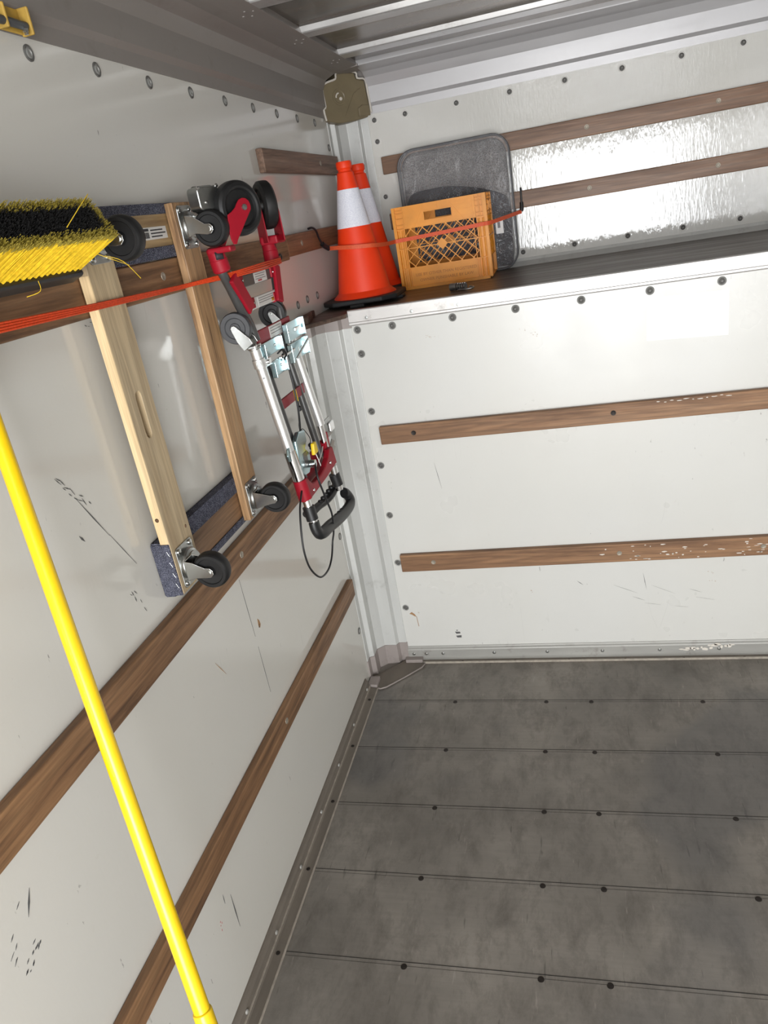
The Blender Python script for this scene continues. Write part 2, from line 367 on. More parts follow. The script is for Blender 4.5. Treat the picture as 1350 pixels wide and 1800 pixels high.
# corner posts (profile shared by the lower and the upper post)
PP = [(0, -.129), (.003, -.128), (.003, -.099), (.02, -.091), (.02, -.046), (.046, -.02), (.091, -.02), (.099, -.003), (.128, -.003), (.129, 0), (0, 0)]
tp = struct(MB().prism(PP, (0, 0, 0), (1, 0, 0), (0, 1, 0), (0, 0, ZS - .013)).build('trim_4', M['alu'], bevel=.0012))
tu = struct(MB().prism(PP, (0, AY, ZS), (1, 0, 0), (0, 1, 0), (0, 0, 2.0 - ZS)).build('trim_5', M['alu'], bevel=.0012))
def offp(d): return [(0, -.129 - d), (.003 + d, -.129 - d), (.003 + d, -.101), (.02 + d, -.093), (.02 + d, -.048), (.046 + d * .5, -.02 - d * .5 - .003), (.093, -.02 - d), (.101, -.003 - d), (.129 + d, -.003 - d), (.129 + d, 0), (0, 0)]
part(MB().prism(offp(.002), (0, 0, 0), (1, 0, 0), (0, 1, 0), (0, 0, .082)), 'post_foot', M['collar'], tp)
part(MB().prism(offp(.002), (0, 0, ZS - .048), (1, 0, 0), (0, 1, 0), (0, 0, .035)), 'post_cap', M['collar'], tp)
# olive corner casting with its bead of sealant
cast = MB()
ZT0 = 2.09
o = Vector((.004, AY - .148, 1.94)); u = Vector((.140, .138, 0)); un = u.normalized(); L_ = u.length; z_ = Vector((0, 0, 1)); nrm = Vector((un.y, -un.x, 0))
outl = [(0, .008), (.06, -.004), (.13, .0), (L_ * .93, .008), (L_, .022), (L_, .05), (L_ * .985, .09), (L_ * .965, .132), (L_ * .80, .138), (L_ * .77, .158), (L_ * .38, .160), (L_ * .33, .140), (L_ * .12, .130), (.004, .112), (.006, .055), (-.004, .045)]
tc = struct(MB().prism(outl, o + nrm * .002, un, z_, -nrm * .07).build('trim_6', M['cast'], bevel=.006, seg=3))
sealp = [tuple(o + nrm * .006 + un * a + z_ * b) for a, b in [outl[i] for i in (0, 15, 14, 13, 12, 11, 10, 9, 8, 7, 6, 5, 4)]]
part(MB().tube(sealp, .0038, 8, sm=3), 'sealant_bead', M['sealant'], tc)
cc = o + un * .072 + z_ * .082 + nrm * .003
part(MB().lathe([(.028, -.004), (.027, .001), (.022, .0012), (.018, -.002), (.008, -.006), (0, -.007)], cc, nrm, 28), 'boss', M['cast'], tc)
part(MB().lathe([(.006, -.004), (.006, .002), (.003, .003), (0, .003)], cc + un * .004 - z_ * .006, nrm, 12), 'bolt_head', M['sealant'], tc)
part(MB().tube([tuple(cc + nrm * .0 + un * (.014 * math.cos(a)) + z_ * (.013 * math.sin(a))) for a in (1.7, 2.2, 2.8, 3.3)], .0028, 6, sm=3), 'sealant_smear', M['sealant'], tc)
part(MB().tube([tuple(o + nrm * .003 + un * .165 + z_ * .105), tuple(o + nrm * .003 + un * .135 + z_ * .09), tuple(o + nrm * .003 + un * .085 + z_ * .018)], .0014, 6, sm=0), 'ridge', M['cast'], tc)
part(MB().prism([(0, 0), (.05, 0), (.05, .035), (.02, .038), (.0, .028)], o + nrm * .002 + un * .142 + z_ * .012, un, z_, nrm * .006), 'pad', M['cast'], tc, bevel=.003)
part(MB().box((.062, AY - .160, 2.096), (.155, AY - .06, 2.104)), 'gusset', M['alu_header_side'], tc)
part(MB().box((0, AY - .15, 2.0), (.002, AY, ZT)).box((0, AY - .002, 2.0), (.146, AY, ZT)), 'corner_backing', M['alu_header_side'], tc)
# floor plate in the corner
cpl = struct(MB().prism([(.002, -.128), (.002, -.185), (.055, -.19), (.072, -.183), (.19, -.06), (.19, -.003), (.12, -.003)], (0, 0, 0), (1, 0, 0), (0, 1, 0), (0, 0, .006)).build('trim_7', M['alu_base_dirty'], bevel=.002))
part(MB().prism([(.12, -.03), (.186, -.03), (.186, -.003), (.118, -.003)], (0, 0, .004), (1, 0, 0), (0, 1, 0), (0, 0, .014)), 'plate_tab', M['collar'], cpl, bevel=.002)
part(MB().prism([(.004, -.185), (.04, -.185), (.04, -.13), (.004, -.13)], (0, 0, .004), (1, 0, 0), (0, 1, 0), (0, 0, .014)), 'plate_tab', M['collar'], cpl, bevel=.002)
part(MB().tube([(.045, -.188, .006), (.074, -.181, .006), (.188, -.06, .006), (.19, -.03, .006)], .0025, 6, sm=2), 'plate_lip', M['collar'], cpl)
# base trims
BP = [(0, .062), (.003, .062), (.0045, .057), (.0045, .050), (.006, .046), (.006, .016), (.010, .012), (.018, .008), (.026, .007), (.028, .004), (.028, 0), (0, 0)]
bf = struct(MB().prism(BP, (.129, 0, 0), (0, -1, 0), (0, 0, 1), (XR - .129, 0, 0)).build('baseboard_front', M['alu_base']))
BL = [(0, .05), (.004, .05), (.006, .042), (.012, .038), (.013, .016), (.018, .010), (.030, .008), (.040, .007), (.042, .0), (0, 0)]
bl = struct(MB().prism(BL, (0, YB, 0), (1, 0, 0), (0, 0, 1), (0, -.19 - YB, 0)).build('baseboard_left', M['alu_base_dirty']))
part(MB().box((.13, -.0245, .0078), (XR, -.0105, .0092)), 'dirty_channel', M['alu_base_dirty'], bf)
part(MB().box((.19, -.0285, .0), (XR, -.0262, .0082)), 'lip', M['lip'], bf)
part(MB().box((.0405, YB, 0), (.0425, -.19, .0082)), 'lip', M['lip'], bl)
part(MB().box((.013, YB, .0165), (.0165, -.19, .019)), 'ridge', M['lip'], bl)
for x in [.151, .2, .265] + [.46 + .1955 * i for i in range(9)]:
    part(MB().lathe([(.0065, 0), (.006, .002), (.004, .0035), (0, .004)], (x, -.006, .03), (0, -1, 0), 12), 'rivet', M['zinc_dull'], bf)
for i in range(9):
    part(MB().lathe([(.005, 0), (.0045, .001), (0, .0015)], (.34 + .245 * i * .8, -.022, .0076), (0, 0, 1), 10), 'screw', M['screw_dark'], bf)
for i in range(10):
    part(MB().lathe([(.006, 0), (.0055, .0012), (0, .0016)], (.027, -.26 - .245 * i, .0082), (0, 0, 1), 10), 'screw', M['screw_dark'], bl)
for i in range(11):
    part(MB().lathe([(.006, 0), (.0055, .002), (.003, .0035), (0, .004)], (.0125, -.225 - .195 * i, .027), (1, 0, 0), 10), 'rivet', M['alu_base'], bl)
# attic shelf with aluminium nosing and back cove
sh = empty('storage_shelf', (1.1, .3, ZS - .03), 'grey brown wooden shelf over the cab under the orange crate and cones', 'shelf')
part(MB().prism([(0, -.15), (.03, -.15), (.06, -.11), (.122, -.022), (.126, -.003), (XR, -.003), (XR, AY), (0, AY)], (0, 0, ZS - .0125), (1, 0, 0), (0, 1, 0), (0, 0, .0125)), 'shelf_board', M['shelf'], sh, bevel=.002)
part(MB().prism([(0, -.152), (.031, -.152), (.0615, -.111), (.1235, -.023), (.1245, -.023), (.060, -.108), (.029, -.148), (0, -.148)], (0, 0, ZS - .0125), (1, 0, 0), (0, 1, 0), (0, 0, .0118)), 'edge_band', M['shelf_edge'], sh)
part(MB().prism([(0, -.152), (.014, -.152), (.036, -.135), (.03, -.10), (.012, -.02), (0, .05)], (0, 0, ZS - .008), (1, 0, 0), (0, 1, 0), (0, 0, .03)), 'filler_block', M['shelf_edge'], sh, bevel=.004)
NP = [(0, 1.289), (.003, 1.289), (.0055, 1.293), (.0055, 1.299), (.004, 1.301), (.004, 1.336), (.001, 1.339), (-.03, 1.336), (-.03, 1.331), (0, 1.331)]
nose = part(MB().prism(NP, (.126, -.0035, 0), (0, -1, 0), (0, 0, 1), (XR - .126, 0, 0)), 'metal_nosing', M['alu_nose'], sh, bevel=.0008)
nose['label'] = 'scratched aluminium edging along the front of the shelf'
for i in range(14):
    c = part(MB().lathe([(.0055, 0), (.005, .001), (.0028, .0012), (.0022, .0004), (0, .0004)], (.1865 + .1482 * i, -.0078, 1.31), (0, -1, 0), 12), 'screw', M['zinc_dull'], sh)
part(MB().prism([(0, 1.331), (.026, 1.331), (.020, 1.337), (.008, 1.348), (.004, 1.358), (0, 1.358)], (.13, AY, 0), (0, -1, 0), (0, 0, 1), (XR - .13, 0, 0)), 'back_cove', M['alu'], sh)
# floor seams and screws
for y in (-.2525, -.4975, -.742, -.9835, -1.2275, -1.472, -1.717, -1.96, -2.2, -2.45):
    part(MB().box((.043, y - .0008, 0), (XR, y + .0008, .0004)), 'seam', M['seam'], fl)
    part(MB().box((.043, y - .0098, 0), (XR, y - .0093, .0003)), 'seam', M['seam'], fl)
fs = part(MB().lathe([(.0075, 0), (.0072, .0006), (.004, .0004), (0, .0002)], (0, 0, 0), (0, 0, 1), 14), 'screw', M['screw_dark'], fl)
first = True
for y in (-.263, -.508, -.753, -.996, -1.239, -1.484, -1.73):
    for x in (.34, .6525, .80, 1.147, 1.46, 1.6):
        if first: fs.location = (x, y, .0004); first = False
        else: dup(fs, fl, (x, y, .0004))
# panel rivets
def rivet_proto(parent, axis, ring, core, R=.0115):
    mb = MB().lathe([(R, 0), (R, .0012), (R * .86, .0024), (R * .70, .0012), (R * .62, .0008), (R * .6, .0022), (R * .42, .003), (R * .34, .0018), (R * .2, .0012), (0, .0012)], (0, 0, 0), axis, 20)
    o = mb.build('rivet', [ring, core]); o.parent = parent
    for p in o.data.polygons:
        c = p.center - Vector(axis) * p.center.dot(Vector(axis))
        if c.length < R * .68: p.material_index = 1
    return o
r_f = rivet_proto(wf, (0, -1, 0), M['rivet_ring'], M['rivet_core'], .0125)
spots = [(.148, z) for z in (1.274, 1.196, 1.0, .805, .615, .424, .233)] + [(.265 + .1955 * i, 1.273) for i in range(11)]
for i, (x, z) in enumerate(spots):
    if i == 0: r_f.location = (x, 0, z)
    else: dup(r_f, wf, (x, 0, z))
r_a = rivet_proto(wa, (0, -1, 0), M['label_white'], M['rivet_core'], .0125)
spots = [(.152, z) for z in (1.935, 1.861, 1.664)] + [(.272 + .1945 * i, 1.935) for i in range(10)] + [(.66 + .1945 * i, 1.380) for i in range(8)]
for i, (x, z) in enumerate(spots):
    if i == 0: r_a.location = (x, AY, z)
    else: dup(r_a, wa, (x, AY, z))
r_l = rivet_proto(wl, (1, 0, 0), M['rivet_core'], M['rivet_ring'], .0125)
spots = [(-1.32 + .196 * i, 1.935) for i in range(11)] + [(AY - .155, z) for z in (1.86, 1.66)] + [(-.148, z) for z in (.229, .42, .611, .805, 1.0, 1.19)] + [(-.10, 1.388), (.0, 1.392), (.11, 1.39)]
for i, (y, z) in enumerate(spots):
    if i == 0: r_l.location = (0, y, z)
    else: dup(r_l, wl, (0, y, z))
# marks that have a shape of their own
def decal_front(pts, mat, name, y=0): return part(MB().prism(pts, (0, y, 0), (1, 0, 0), (0, 0, 1), (0, -.0006, 0)), name, mat, wf)
def decal_left(pts, mat, name): return part(MB().prism(pts, (0, 0, 0), (0, 1, 0), (0, 0, 1), (.0006, 0, 0)), name, mat, wl)
decal_front([(1.036, 1.253), (1.262, 1.247), (1.261, 1.117), (1.034, 1.127)], M['patch'], 'paint_patch')
for a in ([(.322, .122), (.341, .121), (.342, .114), (.326, .113)], [(.324, .104), (.345, .106), (.344, .096), (.328, .096)], [(.327, .129), (.334, .129), (.333, .126), (.328, .126)]):
    decal_front(a, M['scuff'], 'scuff_mark')
decal_front([(.158, .206), (.168, .213), (.178, .204), (.184, .192), (.176, .195), (.168, .202)], M['stain'], 'stain')
decal_front([(.183, .194), (.185, .193), (.188, .15), (.186, .15)], M['stain'], 'stain')
def streak(p, q, wd, fn, mat, name='scuff_mark'):
    p = Vector(p); q = Vector(q); d = (q - p).normalized(); nn = Vector((-d.y, d.x)) * wd; m = (p + q) / 2
    fn([tuple(p), tuple(m + nn), tuple(q), tuple(m - nn)], mat, name)
def scribble(p, q, spread, n, wd, fn, mat, seed):
    rn = random.Random(seed); p = Vector(p); q = Vector(q); d = (q - p); L = d.length; d.normalize(); nn = Vector((-d.y, d.x))
    for i in range(n):
        t = rn.random(); a = p + d * L * t + nn * rn.uniform(-spread, spread); ln = rn.uniform(.15, .45) * L * .5; an = rn.uniform(-.35, .35)
        e = d * math.cos(an) + nn * math.sin(an); streak(tuple(a - e * ln / 2), tuple(a + e * ln / 2), wd * rn.uniform(.4, 1), fn, mat)
scribble((-1.392, 1.30), (-1.335, 1.235), .006, 12, .0014, decal_left, M['scuff'], 1)
streak((-1.365, 1.262), (-1.31, 1.165), .0012, decal_left, M['scuff']); streak((-1.31, 1.168), (-1.262, 1.085), .0007, decal_left, M['scuff'])
scribble((-1.745, .79), (-1.80, .74), .012, 6, .0012, decal_left, M['scuff'], 2); scribble((-1.75, .72), (-1.785, .70), .008, 12, .0018, decal_left, M['scuff'], 3)
streak((-1.728, .80), (-1.748, .765), .002, decal_left, M['scuff'])
streak((-1.305, .281), (-1.308, .184), .0018, decal_left, M['scuff']); streak((-1.33, .31), (-1.332, .285), .001, decal_left, M['scuff'])
scribble((-1.36, .276), (-1.372, .250), .004, 4, .0016, decal_left, M['scuff_red'], 4); decal_left([(-.866, .722), (-.858, .712), (-.856, .700), (-.864, .694), (-.869, .704)], M['stain'], 'chip'); scribble((-.862, .716), (-.866, .696), .002, 5, .0022, decal_left, M['screw_dark'], 5)
streak((-.905, .855), (-.899, .69), .0006, decal_left, M['scuff']); streak((-.898, .66), (-.896, .52), .0006, decal_left, M['scuff']); streak((-1.105, .754), (-1.073, .702), .0008, decal_left, M['stain'])
scribble((-1.47, .905), (-1.50, .925), .008, 9, .0016, decal_left, M['scuff'], 6); scribble((-1.30, 1.05), (-1.27, 1.0), .01, 7, .0012, decal_left, M['scuff'], 7)
scribble((-1.20, 1.53), (-1.15, 1.50), .012, 6, .0009, decal_left, M['scuff'], 8); streak((-1.385, 1.20), (-1.375, 1.185), .0022, decal_left, M['scuff'])
scribble((.93, .30), (1.36, .12), .07, 7, .0005, decal_front, M['scuff'], 9)
streak((.335, .80), (.350, .70), .0007, decal_front, M['scuff']); streak((1.0, .34), (1.01, .27), .0009, decal_front, M['scuff']); streak((.78, .317), (.80, .30), .0011, decal_front, M['scuff'])
for k, (x, z) in enumerate(((.36, 1.226), (.38, 1.222), (.66, 1.21), (.69, 1.195), (.70, 1.188), (.61, .285), (.18, .21), (1.205, .33), (1.21, .30))):
    scribble((x, z), (x + .02, z - .004), .004, 4, .001, decal_front, M['stain'], 20 + k)
# chipped paint over the base trim
for k in range(16):
    x = 1.12 + .011 * k + random.uniform(-.004, .004); z = .038 + random.uniform(-.012, .014); rx = random.uniform(.004, .016); rz = random.uniform(.003, .008)
    pts = [(x + rx * math.cos(t) * random.uniform(.6, 1), z + rz * math.sin(t) * random.uniform(.6, 1)) for t in [i * math.pi / 4 for i in range(8)]]
    part(MB().prism(pts, (0, -.0062, 0), (1, 0, 0), (0, 0, 1), (0, -.0006, 0)), 'paint_fleck', M['paint_fleck'], bf)
# ------------------------------------------------------------------ wooden lashing rails
def rail(name, a, b, mat, label, screws=(), axis='y', bev=.003, screwmat=None, flecks=()):
    c = ((a[0] + b[0]) / 2, (a[1] + b[1]) / 2, (a[2] + b[2]) / 2)
    o = MB().box(tuple(a[i] - c[i] for i in range(3)), tuple(b[i] - c[i] for i in range(3))).build(name, mat, None, bevel=bev, seg=3)
    o.location = c; tag(o, label, 'wooden rail')
    for s in screws:
        p, ax = ((b[0], s[0], s[1]), (1, 0, 0)) if axis == 'y' else ((s[0], a[1], s[1]), (0, -1, 0))
        part(MB().lathe([(.0085, 0), (.008, .0012), (.005, .001), (.0035, .0002), (0, .0002)], p, ax, 14), 'screw', screwmat or M['screw_head'], o)
    for s in flecks:
        pts = [(s[0] + s[2] * math.cos(t) * random.uniform(.5, 1), s[1] + s[3] * math.sin(t) * random.uniform(.5, 1)) for t in [i * math.pi / 4 for i in range(8)]]
        part(MB().prism(pts, (0, a[1], 0), (1, 0, 0), (0, 0, 1), (0, -.0006, 0)), 'paint_fleck', M['paint_fleck'], o)
    return o
rail('lashing_rail', (0, -.195, 1.766), (.02, AY - .128, 1.829), M['rail_y_dark'], 'short dark wooden rail high on the left wall, ending behind the traffic cones', [(.36, 1.80)])
rail('lashing_rail', (0, -4.0, 1.525), (.02, -.142, 1.594), M['rail_y'], 'long wooden rail on the left wall running behind the furniture dolly and hand truck', [(-.92, 1.563)])
rail('lashing_rail', (0, -.136, 1.532), (.018, AY - .129, 1.594), M['rail_y_light'], 'reddish wooden rail piece on the left wall between the hand truck and the cones', [(-.0, 1.563)])
rail('lashing_rail', (0, -4.0, .877), (.02, -.16, .948), M['rail_y'], 'wooden rail on the left wall just below the furniture dolly', [(-.897, .918), (-1.9, .915)])
rail('lashing_rail', (0, -4.0, .388), (.02, -.163, .452), M['rail_y'], 'lowest wooden rail on the left wall, nearest the floor', [(-.888, .421)])
rail('lashing_rail', (.16, AY - .02, 1.742), (XR, AY, 1.804), M['rail_x_top'], 'topmost wooden rail on the wall above the shelf', [(.921, 1.772), (1.359, 1.774), (.49, 1.772)], 'x')
rail('lashing_rail', (.16, AY - .02, 1.540), (XR, AY, 1.600), M['rail_x_top'], 'wooden rail on the wall just above the shelf, holding the cord hook', [(.92, 1.569), (1.359, 1.571)], 'x')
rail('lashing_rail', (.168, -.021, .885), (XR, 0, .947), M['rail_x'], 'upper wooden rail on the wall below the shelf', [(.285, .917), (.927, .919)], 'x', screwmat=M['screw_dark'],
     flecks=[(1.06 + .02 * i, .941 + random.uniform(-.003, .003), random.uniform(.003, .012), .0018) for i in range(11)])
rail('lashing_rail', (.164, -.021, .394), (XR, 0, .461), M['rail_x'], 'lower, paint-flecked wooden rail on the wall below the shelf', [(.285, .429), (.925, .428), (1.369, .427)], 'x',
     flecks=[(random.uniform(.86, 1.38), random.uniform(.40, .457), random.uniform(.002, .012), random.uniform(.0012, .003)) for i in range(46)])
# ------------------------------------------------------------------ furniture dolly hung on the left wall
X0, X1, X2 = .0015, .0215, .0415
dy = empty('furniture_dolly', (.02, -.985, .98), 'wooden furniture dolly with carpeted rails and black casters hung on the left wall', 'dolly')
for zc0, zc1, m, cz0, cz1 in ((1.596, 1.700, M['pine_rail'], .023, .020), (.980, 1.097, M['walnut_rail'], .016, .038)):
    r = part(MB().box((X0 + .003, -1.200, zc0 + .003), (X1 - .001, -.768, zc1 - .003)), 'rail_board', m, dy, bevel=.002)
    cp = MB()
    cp.box((X0, -1.2035, zc0), (X0 + .003, -.7645, zc1))               # carpet on the load side
    cp.box((X0, -1.2035, zc1 - .003), (X1 + .001, -.7645, zc1)); cp.box((X0, -1.2035, zc0), (X1 + .001, -.7645, zc0 + .003))
    cp.box((X1 - .001, -1.2035, zc1 - cz1), (X1 + .0022, -.7645, zc1)); cp.box((X1 - .001, -1.2035, zc0), (X1 + .0022, -.7645, zc0 + cz0))
    cp.box((X0, -1.2055, zc0), (X1, -1.2015, zc1)); cp.box((X0, -.7665, zc0), (X1, -.7625, zc1))
    part(cp, 'carpet', M['carpet'], r, bevel=.0008)
# carpet end cap folded over the lower rail's end and the board's edge, with staples
cap = part(MB().box((X0, -1.2085, .984), (X2 - .001, -1.2042, 1.094)), 'carpet_flap', M['carpet'], dy, bevel=.001)
part(MB().box((X0, -1.2085, 1.596), (X2 - .012, -1.2042, 1.699)), 'carpet_flap', M['carpet'], dy, bevel=.001)
for i in range(4):
    z = 1.075 - .023 * i; part(MB().tube([(X2 - .008, -1.209, z + .005), (X2 - .006, -1.2092, z), (X2 - .004, -1.209, z - .005)], .0006, 5, sm=0), 'staple', M['zinc'], cap)
# caster boards, the left one with a routed hand hole
def board_hole(y0, y1, z0, z1, x0, x1, hy, hz0, hz1, hr):
    n = 10; inner = []
    for i in range(n + 1): a = math.pi * i / n; inner.append((hy + hr * math.cos(a), hz1 - hr + hr * math.sin(a)))
    for i in range(n + 1): a = math.pi + math.pi * i / n; inner.append((hy + hr * math.cos(a), hz0 + hr + hr * math.sin(a)))
    k = len(inner); outer = []
    for (y, z) in inner:
        # project onto the outline
        if z > hz1 - hr + 1e-6: t = (y - hy) / hr; outer.append((y0 + (y1 - y0) * (t + 1) / 2, z1))
        elif z < hz0 + hr - 1e-6: t = (y - hy) / hr; outer.append((y0 + (y1 - y0) * (t + 1) / 2, z0))
        else: outer.append((y1 if y > hy else y0, z1 if z > (hz0 + hz1) / 2 else z0))
    mb = MB(); vs = []
    for x in (x0, x1):
        vs += [(x, y, z) for y, z in outer] + [(x, y, z) for y, z in inner]
    fs = []
    for i in range(k):
        j = (i + 1) % k
        fs += [(i, j, k + j, k + i), (2 * k + j, 2 * k + i, 3 * k + i, 3 * k + j), (j, i, 2 * k + i, 2 * k + j), (k + i, k + j, 3 * k + j, 3 * k + i)]
    return mb.add(vs, fs)
A0, A1, B0, B1, ZA0, ZA1 = -1.2045, -1.118, -.848, -.766, .984, 1.698
bA = part(board_hole(A0, A1, ZA0, ZA1, X1 + .001, X2, -1.163, 1.296, 1.384, .0095), 'caster_board', M['pine_tan'], dy, bevel=.0015); bA['label'] = 'pale board with a slotted hand hole'
part(MB().box((X1 + .001, A0 - .0008, 1.094), (X2 - .0006, A0 + .001, 1.592)), 'sawn_edge', M['pine'], bA)
# the slot's bottom: solid wood behind a shallow groove
part(MB().box((X1 + .001, -1.176, 1.29), (X1 + .006, -1.15, 1.39)), 'slot_floor', M['pine_tan'], bA)
bB = part(MB().box((X1 + .001, B0, ZA0), (X2, B1, ZA1)), 'caster_board', M['oak'], dy, bevel=.002); bB['label'] = 'orange-brown grained board'
for y, z in ((-1.1905, 1.118),): pass
part(MB().lathe([(.0035, 0), (0, .0003)], (X2, -1.132, 1.10), (1, 0, 0), 10), 'knot', M['rail_y'], bA)
part(MB().lathe([(.0042, 0), (0, .0004)], (.031, A0 - .001, 1.145), (0, -1, 0), 10), 'knot', M['rail_y'], bA)
# product sticker on the upper rail
st = part(MB().box((X1 - .001, -.965, 1.634), (X1 + .0006, -.862, 1.657)), 'sticker', M['label_white'], dy)
bars = MB()
for i in range(14): bars.box((X1 + .0006, -.962 + i * .0019, 1.637), (X1 + .0009, -.962 + i * .0019 + (.0012 if i % 3 else .0006), 1.648))
bars.box((X1 + .0006, -.962, 1.650), (X1 + .0009, -.935, 1.655))
for i in range(3): bars.box((X1 + .0006, -.928, 1.638 + i * .006), (X1 + .0009, -.928 + (.045, .06, .05)[i], 1.6405 + i * .006))
part(bars, 'print', M['ink'], st)
def caster(ax_y, ax_z, py, pz, R=.037, wx=.106):
    # plate on the board, swivel race, fork reaching out from the wall, wheel at the end
    c = empty('caster', (0, 0, 0)); c.parent = dy; c.location = Vector((X2, py, pz)) - dy.location
    part(MB().prism(rrect(.066, .086, .008), (X2, py, pz), (0, 1, 0), (0, 0, 1), (.003, 0, 0)), 'top_plate', M['zinc_dull'], c, bevel=.0008)
    for sy in (-1, 1):
        for sz in (-1, 1): part(MB().lathe([(.0062, 0), (.0058, .003), (.003, .0045), (0, .0046)], (X2 + .003, py + sy * .023, pz + sz * .034), (1, 0, 0), 12), 'bolt', M['zinc'], c)
    part(MB().lathe([(.031, 0), (.0315, .006), (.029, .010), (.024, .0125), (.024, .016), (.018, .018), (0, .018)], (X2 + .003, py, pz), (1, 0, 0), 28), 'swivel_race', M['zinc_dull'], c)
    ax = Vector((wx, ax_y, ax_z)); base = Vector((X2 + .020, py, pz)); hw = .0165
    fk = MB()
    for s in (-1, 1):
        y0 = ax.y + s * hw; poly = [(base.x - .002, base.z + .021), (base.x + .016, base.z + .0165), (ax.x - .006, ax.z + .0105), (ax.x + .004, ax.z + .0098), (ax.x + .0098, ax.z + .004), (ax.x + .0098, ax.z - .004), (ax.x + .004, ax.z - .0098), (ax.x - .006, ax.z - .0105), (base.x + .014, base.z - .0165), (base.x - .002, base.z - .021)]
        fk.prism(poly, (0, y0 - .001, 0), (1, 0, 0), (0, 0, 1), (0, .002, 0))
    fk.box((base.x - .003, ax.y - hw, base.z - .021), (base.x, ax.y + hw, base.z + .021))
    part(fk, 'fork', M['zinc'], c, bevel=.0008)
    part(MB().cyl((ax.x, ax.y - hw - .004, ax.z), (ax.x, ax.y + hw + .004, ax.z), .0055, n=12), 'axle', M['zinc'], c)
    h = .0125
    wh = part(MB().lathe([(.006, -h), (.010, -h - .001), (.0115, -h + .003), (.026, -h + .002), (.0275, -h), (R - .004, -h), (R - .0012, -h + .003), (R, -h + .007), (R, h - .007), (R - .0012, h - .003), (R - .004, h), (.0275, h), (.026, h - .002), (.0115, h - .003), (.010, h + .001), (.006, h)], ax, (0, 1, 0), 40), 'wheel', M['rubber'], c)
caster(-1.187, 1.028, -1.163, 1.034); caster(-.823, 1.030, -.806, 1.030); caster(-.826, 1.637, -.806, 1.648); caster(-1.176, 1.640, -1.160, 1.650)
# ------------------------------------------------------------------ push broom: head on the wall, handle leaning out to the floor
pb = empty('push_broom', (.05, -1.5, 1.6), 'yellow push broom with black centre bristles and yellow handle leaning on left wall', 'broom')
BE = -1.264; BS = -1.845
D = Vector((math.cos(math.radians(30)), 0, math.sin(math.radians(30)))); Wd = Vector((-D.z, 0, D.x)); bc = Vector((.060, 0, 1.627))
def bp(l, wv, y): p = bc + D * l + Wd * wv; return (p.x, y, p.z)
blk = [(-.030, -.030), (-.006, -.034), (0, -.033), (.002, .033), (-.006, .034), (-.026, .024)]
part(MB().prism([tuple((D * a + Wd * b).xz) for a, b in blk], (bc.x, BS, bc.z), (1, 0, 0), (0, 0, 1), (0, BE - BS, 0)), 'head_block', M['plastic_black'], pb, bevel=.004, seg=3)
yl = MB(); bk = MB(); tips = []; rows = [-.024, -.0145, -.005, .005, .0145, .024]
ny = 42
for i in range(ny):
    for j, wv in enumerate(rows):
        edge = j in (0, 5) or i == ny - 1 or i == 0
        y = BS + .006 + (BE - BS - .012) * i / (ny - 1); tgt = yl if edge else bk
        if y < -1.66 and not edge and i % 2: continue
        nh = 58 if edge else 44
        for h in range(nh):
            rr = math.sqrt(random.random()); a = random.uniform(0, 6.283)
            bx, by = .0032 * rr * math.cos(a), .0032 * rr * math.sin(a); spread = 2.3 if edge else 2.0
            tx, ty = bx * spread * 1.25, by * spread * 1.3; Lh = .090 + random.uniform(-.004, .003); out = (wv / .024) * .002
            p = Vector(bp(0, wv + bx, y + by)); q = Vector(bp(Lh, wv + tx + out, y + ty - .002)); r = .00052
            t = (q - p).normalized(); u = Vector((0, 1, 0)); v = t.cross(u); k = [u * r, (v * .87 - u * .5) * r, (-v * .87 - u * .5) * r]
            if edge:
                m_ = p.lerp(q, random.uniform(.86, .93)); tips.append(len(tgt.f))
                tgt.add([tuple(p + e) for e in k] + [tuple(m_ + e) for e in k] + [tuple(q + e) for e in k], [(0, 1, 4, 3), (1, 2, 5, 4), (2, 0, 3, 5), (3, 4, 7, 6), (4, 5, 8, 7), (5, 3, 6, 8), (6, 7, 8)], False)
            else: tgt.add([tuple(p + e) for e in k] + [tuple(q + e) for e in k], [(0, 1, 4, 3), (1, 2, 5, 4), (2, 0, 3, 5), (3, 4, 5)], False)
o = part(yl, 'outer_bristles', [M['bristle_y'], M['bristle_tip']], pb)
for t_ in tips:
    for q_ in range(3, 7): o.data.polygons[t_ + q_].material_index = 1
o['kind'] = 'stuff'; o['kind'] = 'stuff'; o['label'] = 'yellow bristles around the rim'
o = part(bk, 'inner_bristles', M['bristle_k'], pb); o['kind'] = 'stuff'; o['label'] = 'black bristles in the middle'
stray = MB()
for a, b, c in (((.10, -1.262, 1.625), (.12, -1.245, 1.61), (.118, -1.20, 1.598)), ((.11, -1.25, 1.618), (.13, -1.235, 1.605), (.135, -1.205, 1.575)), ((.16, -1.40, 1.66), (.17, -1.37, 1.685), (.168, -1.34, 1.70)), ((.12, -1.44, 1.60), (.122, -1.445, 1.587), (.11, -1.46, 1.583))):
    stray.tube([a, b, c], .0006, 4, sm=4)
part(stray, 'stray_bristles', M['bristle_y'], pb)
pa = Vector((.0786, -1.5624, 1.3737)); pq = Vector((.2675, -1.7876, .6493)); pd = (pq - pa).normalized()
top = pa - pd * .165; bot = pa + pd * ((pa.z - .004) / -pd.z)
part(MB().cyl(top, pa + pd * .776, .0114, n=28), 'handle', M['yellow_pole'], pb)
part(MB().lathe([(.0126, 0), (.0134, .002), (.0134, .058), (.0122, .062), (.0114, .066)], pa + pd * .770, pd, 28), 'handle_collar', M['yellow_pole'], pb)
part(MB().cyl(pa + pd * .83, bot, .0100, n=24), 'handle_lower', M['yellow_pole'], pb)
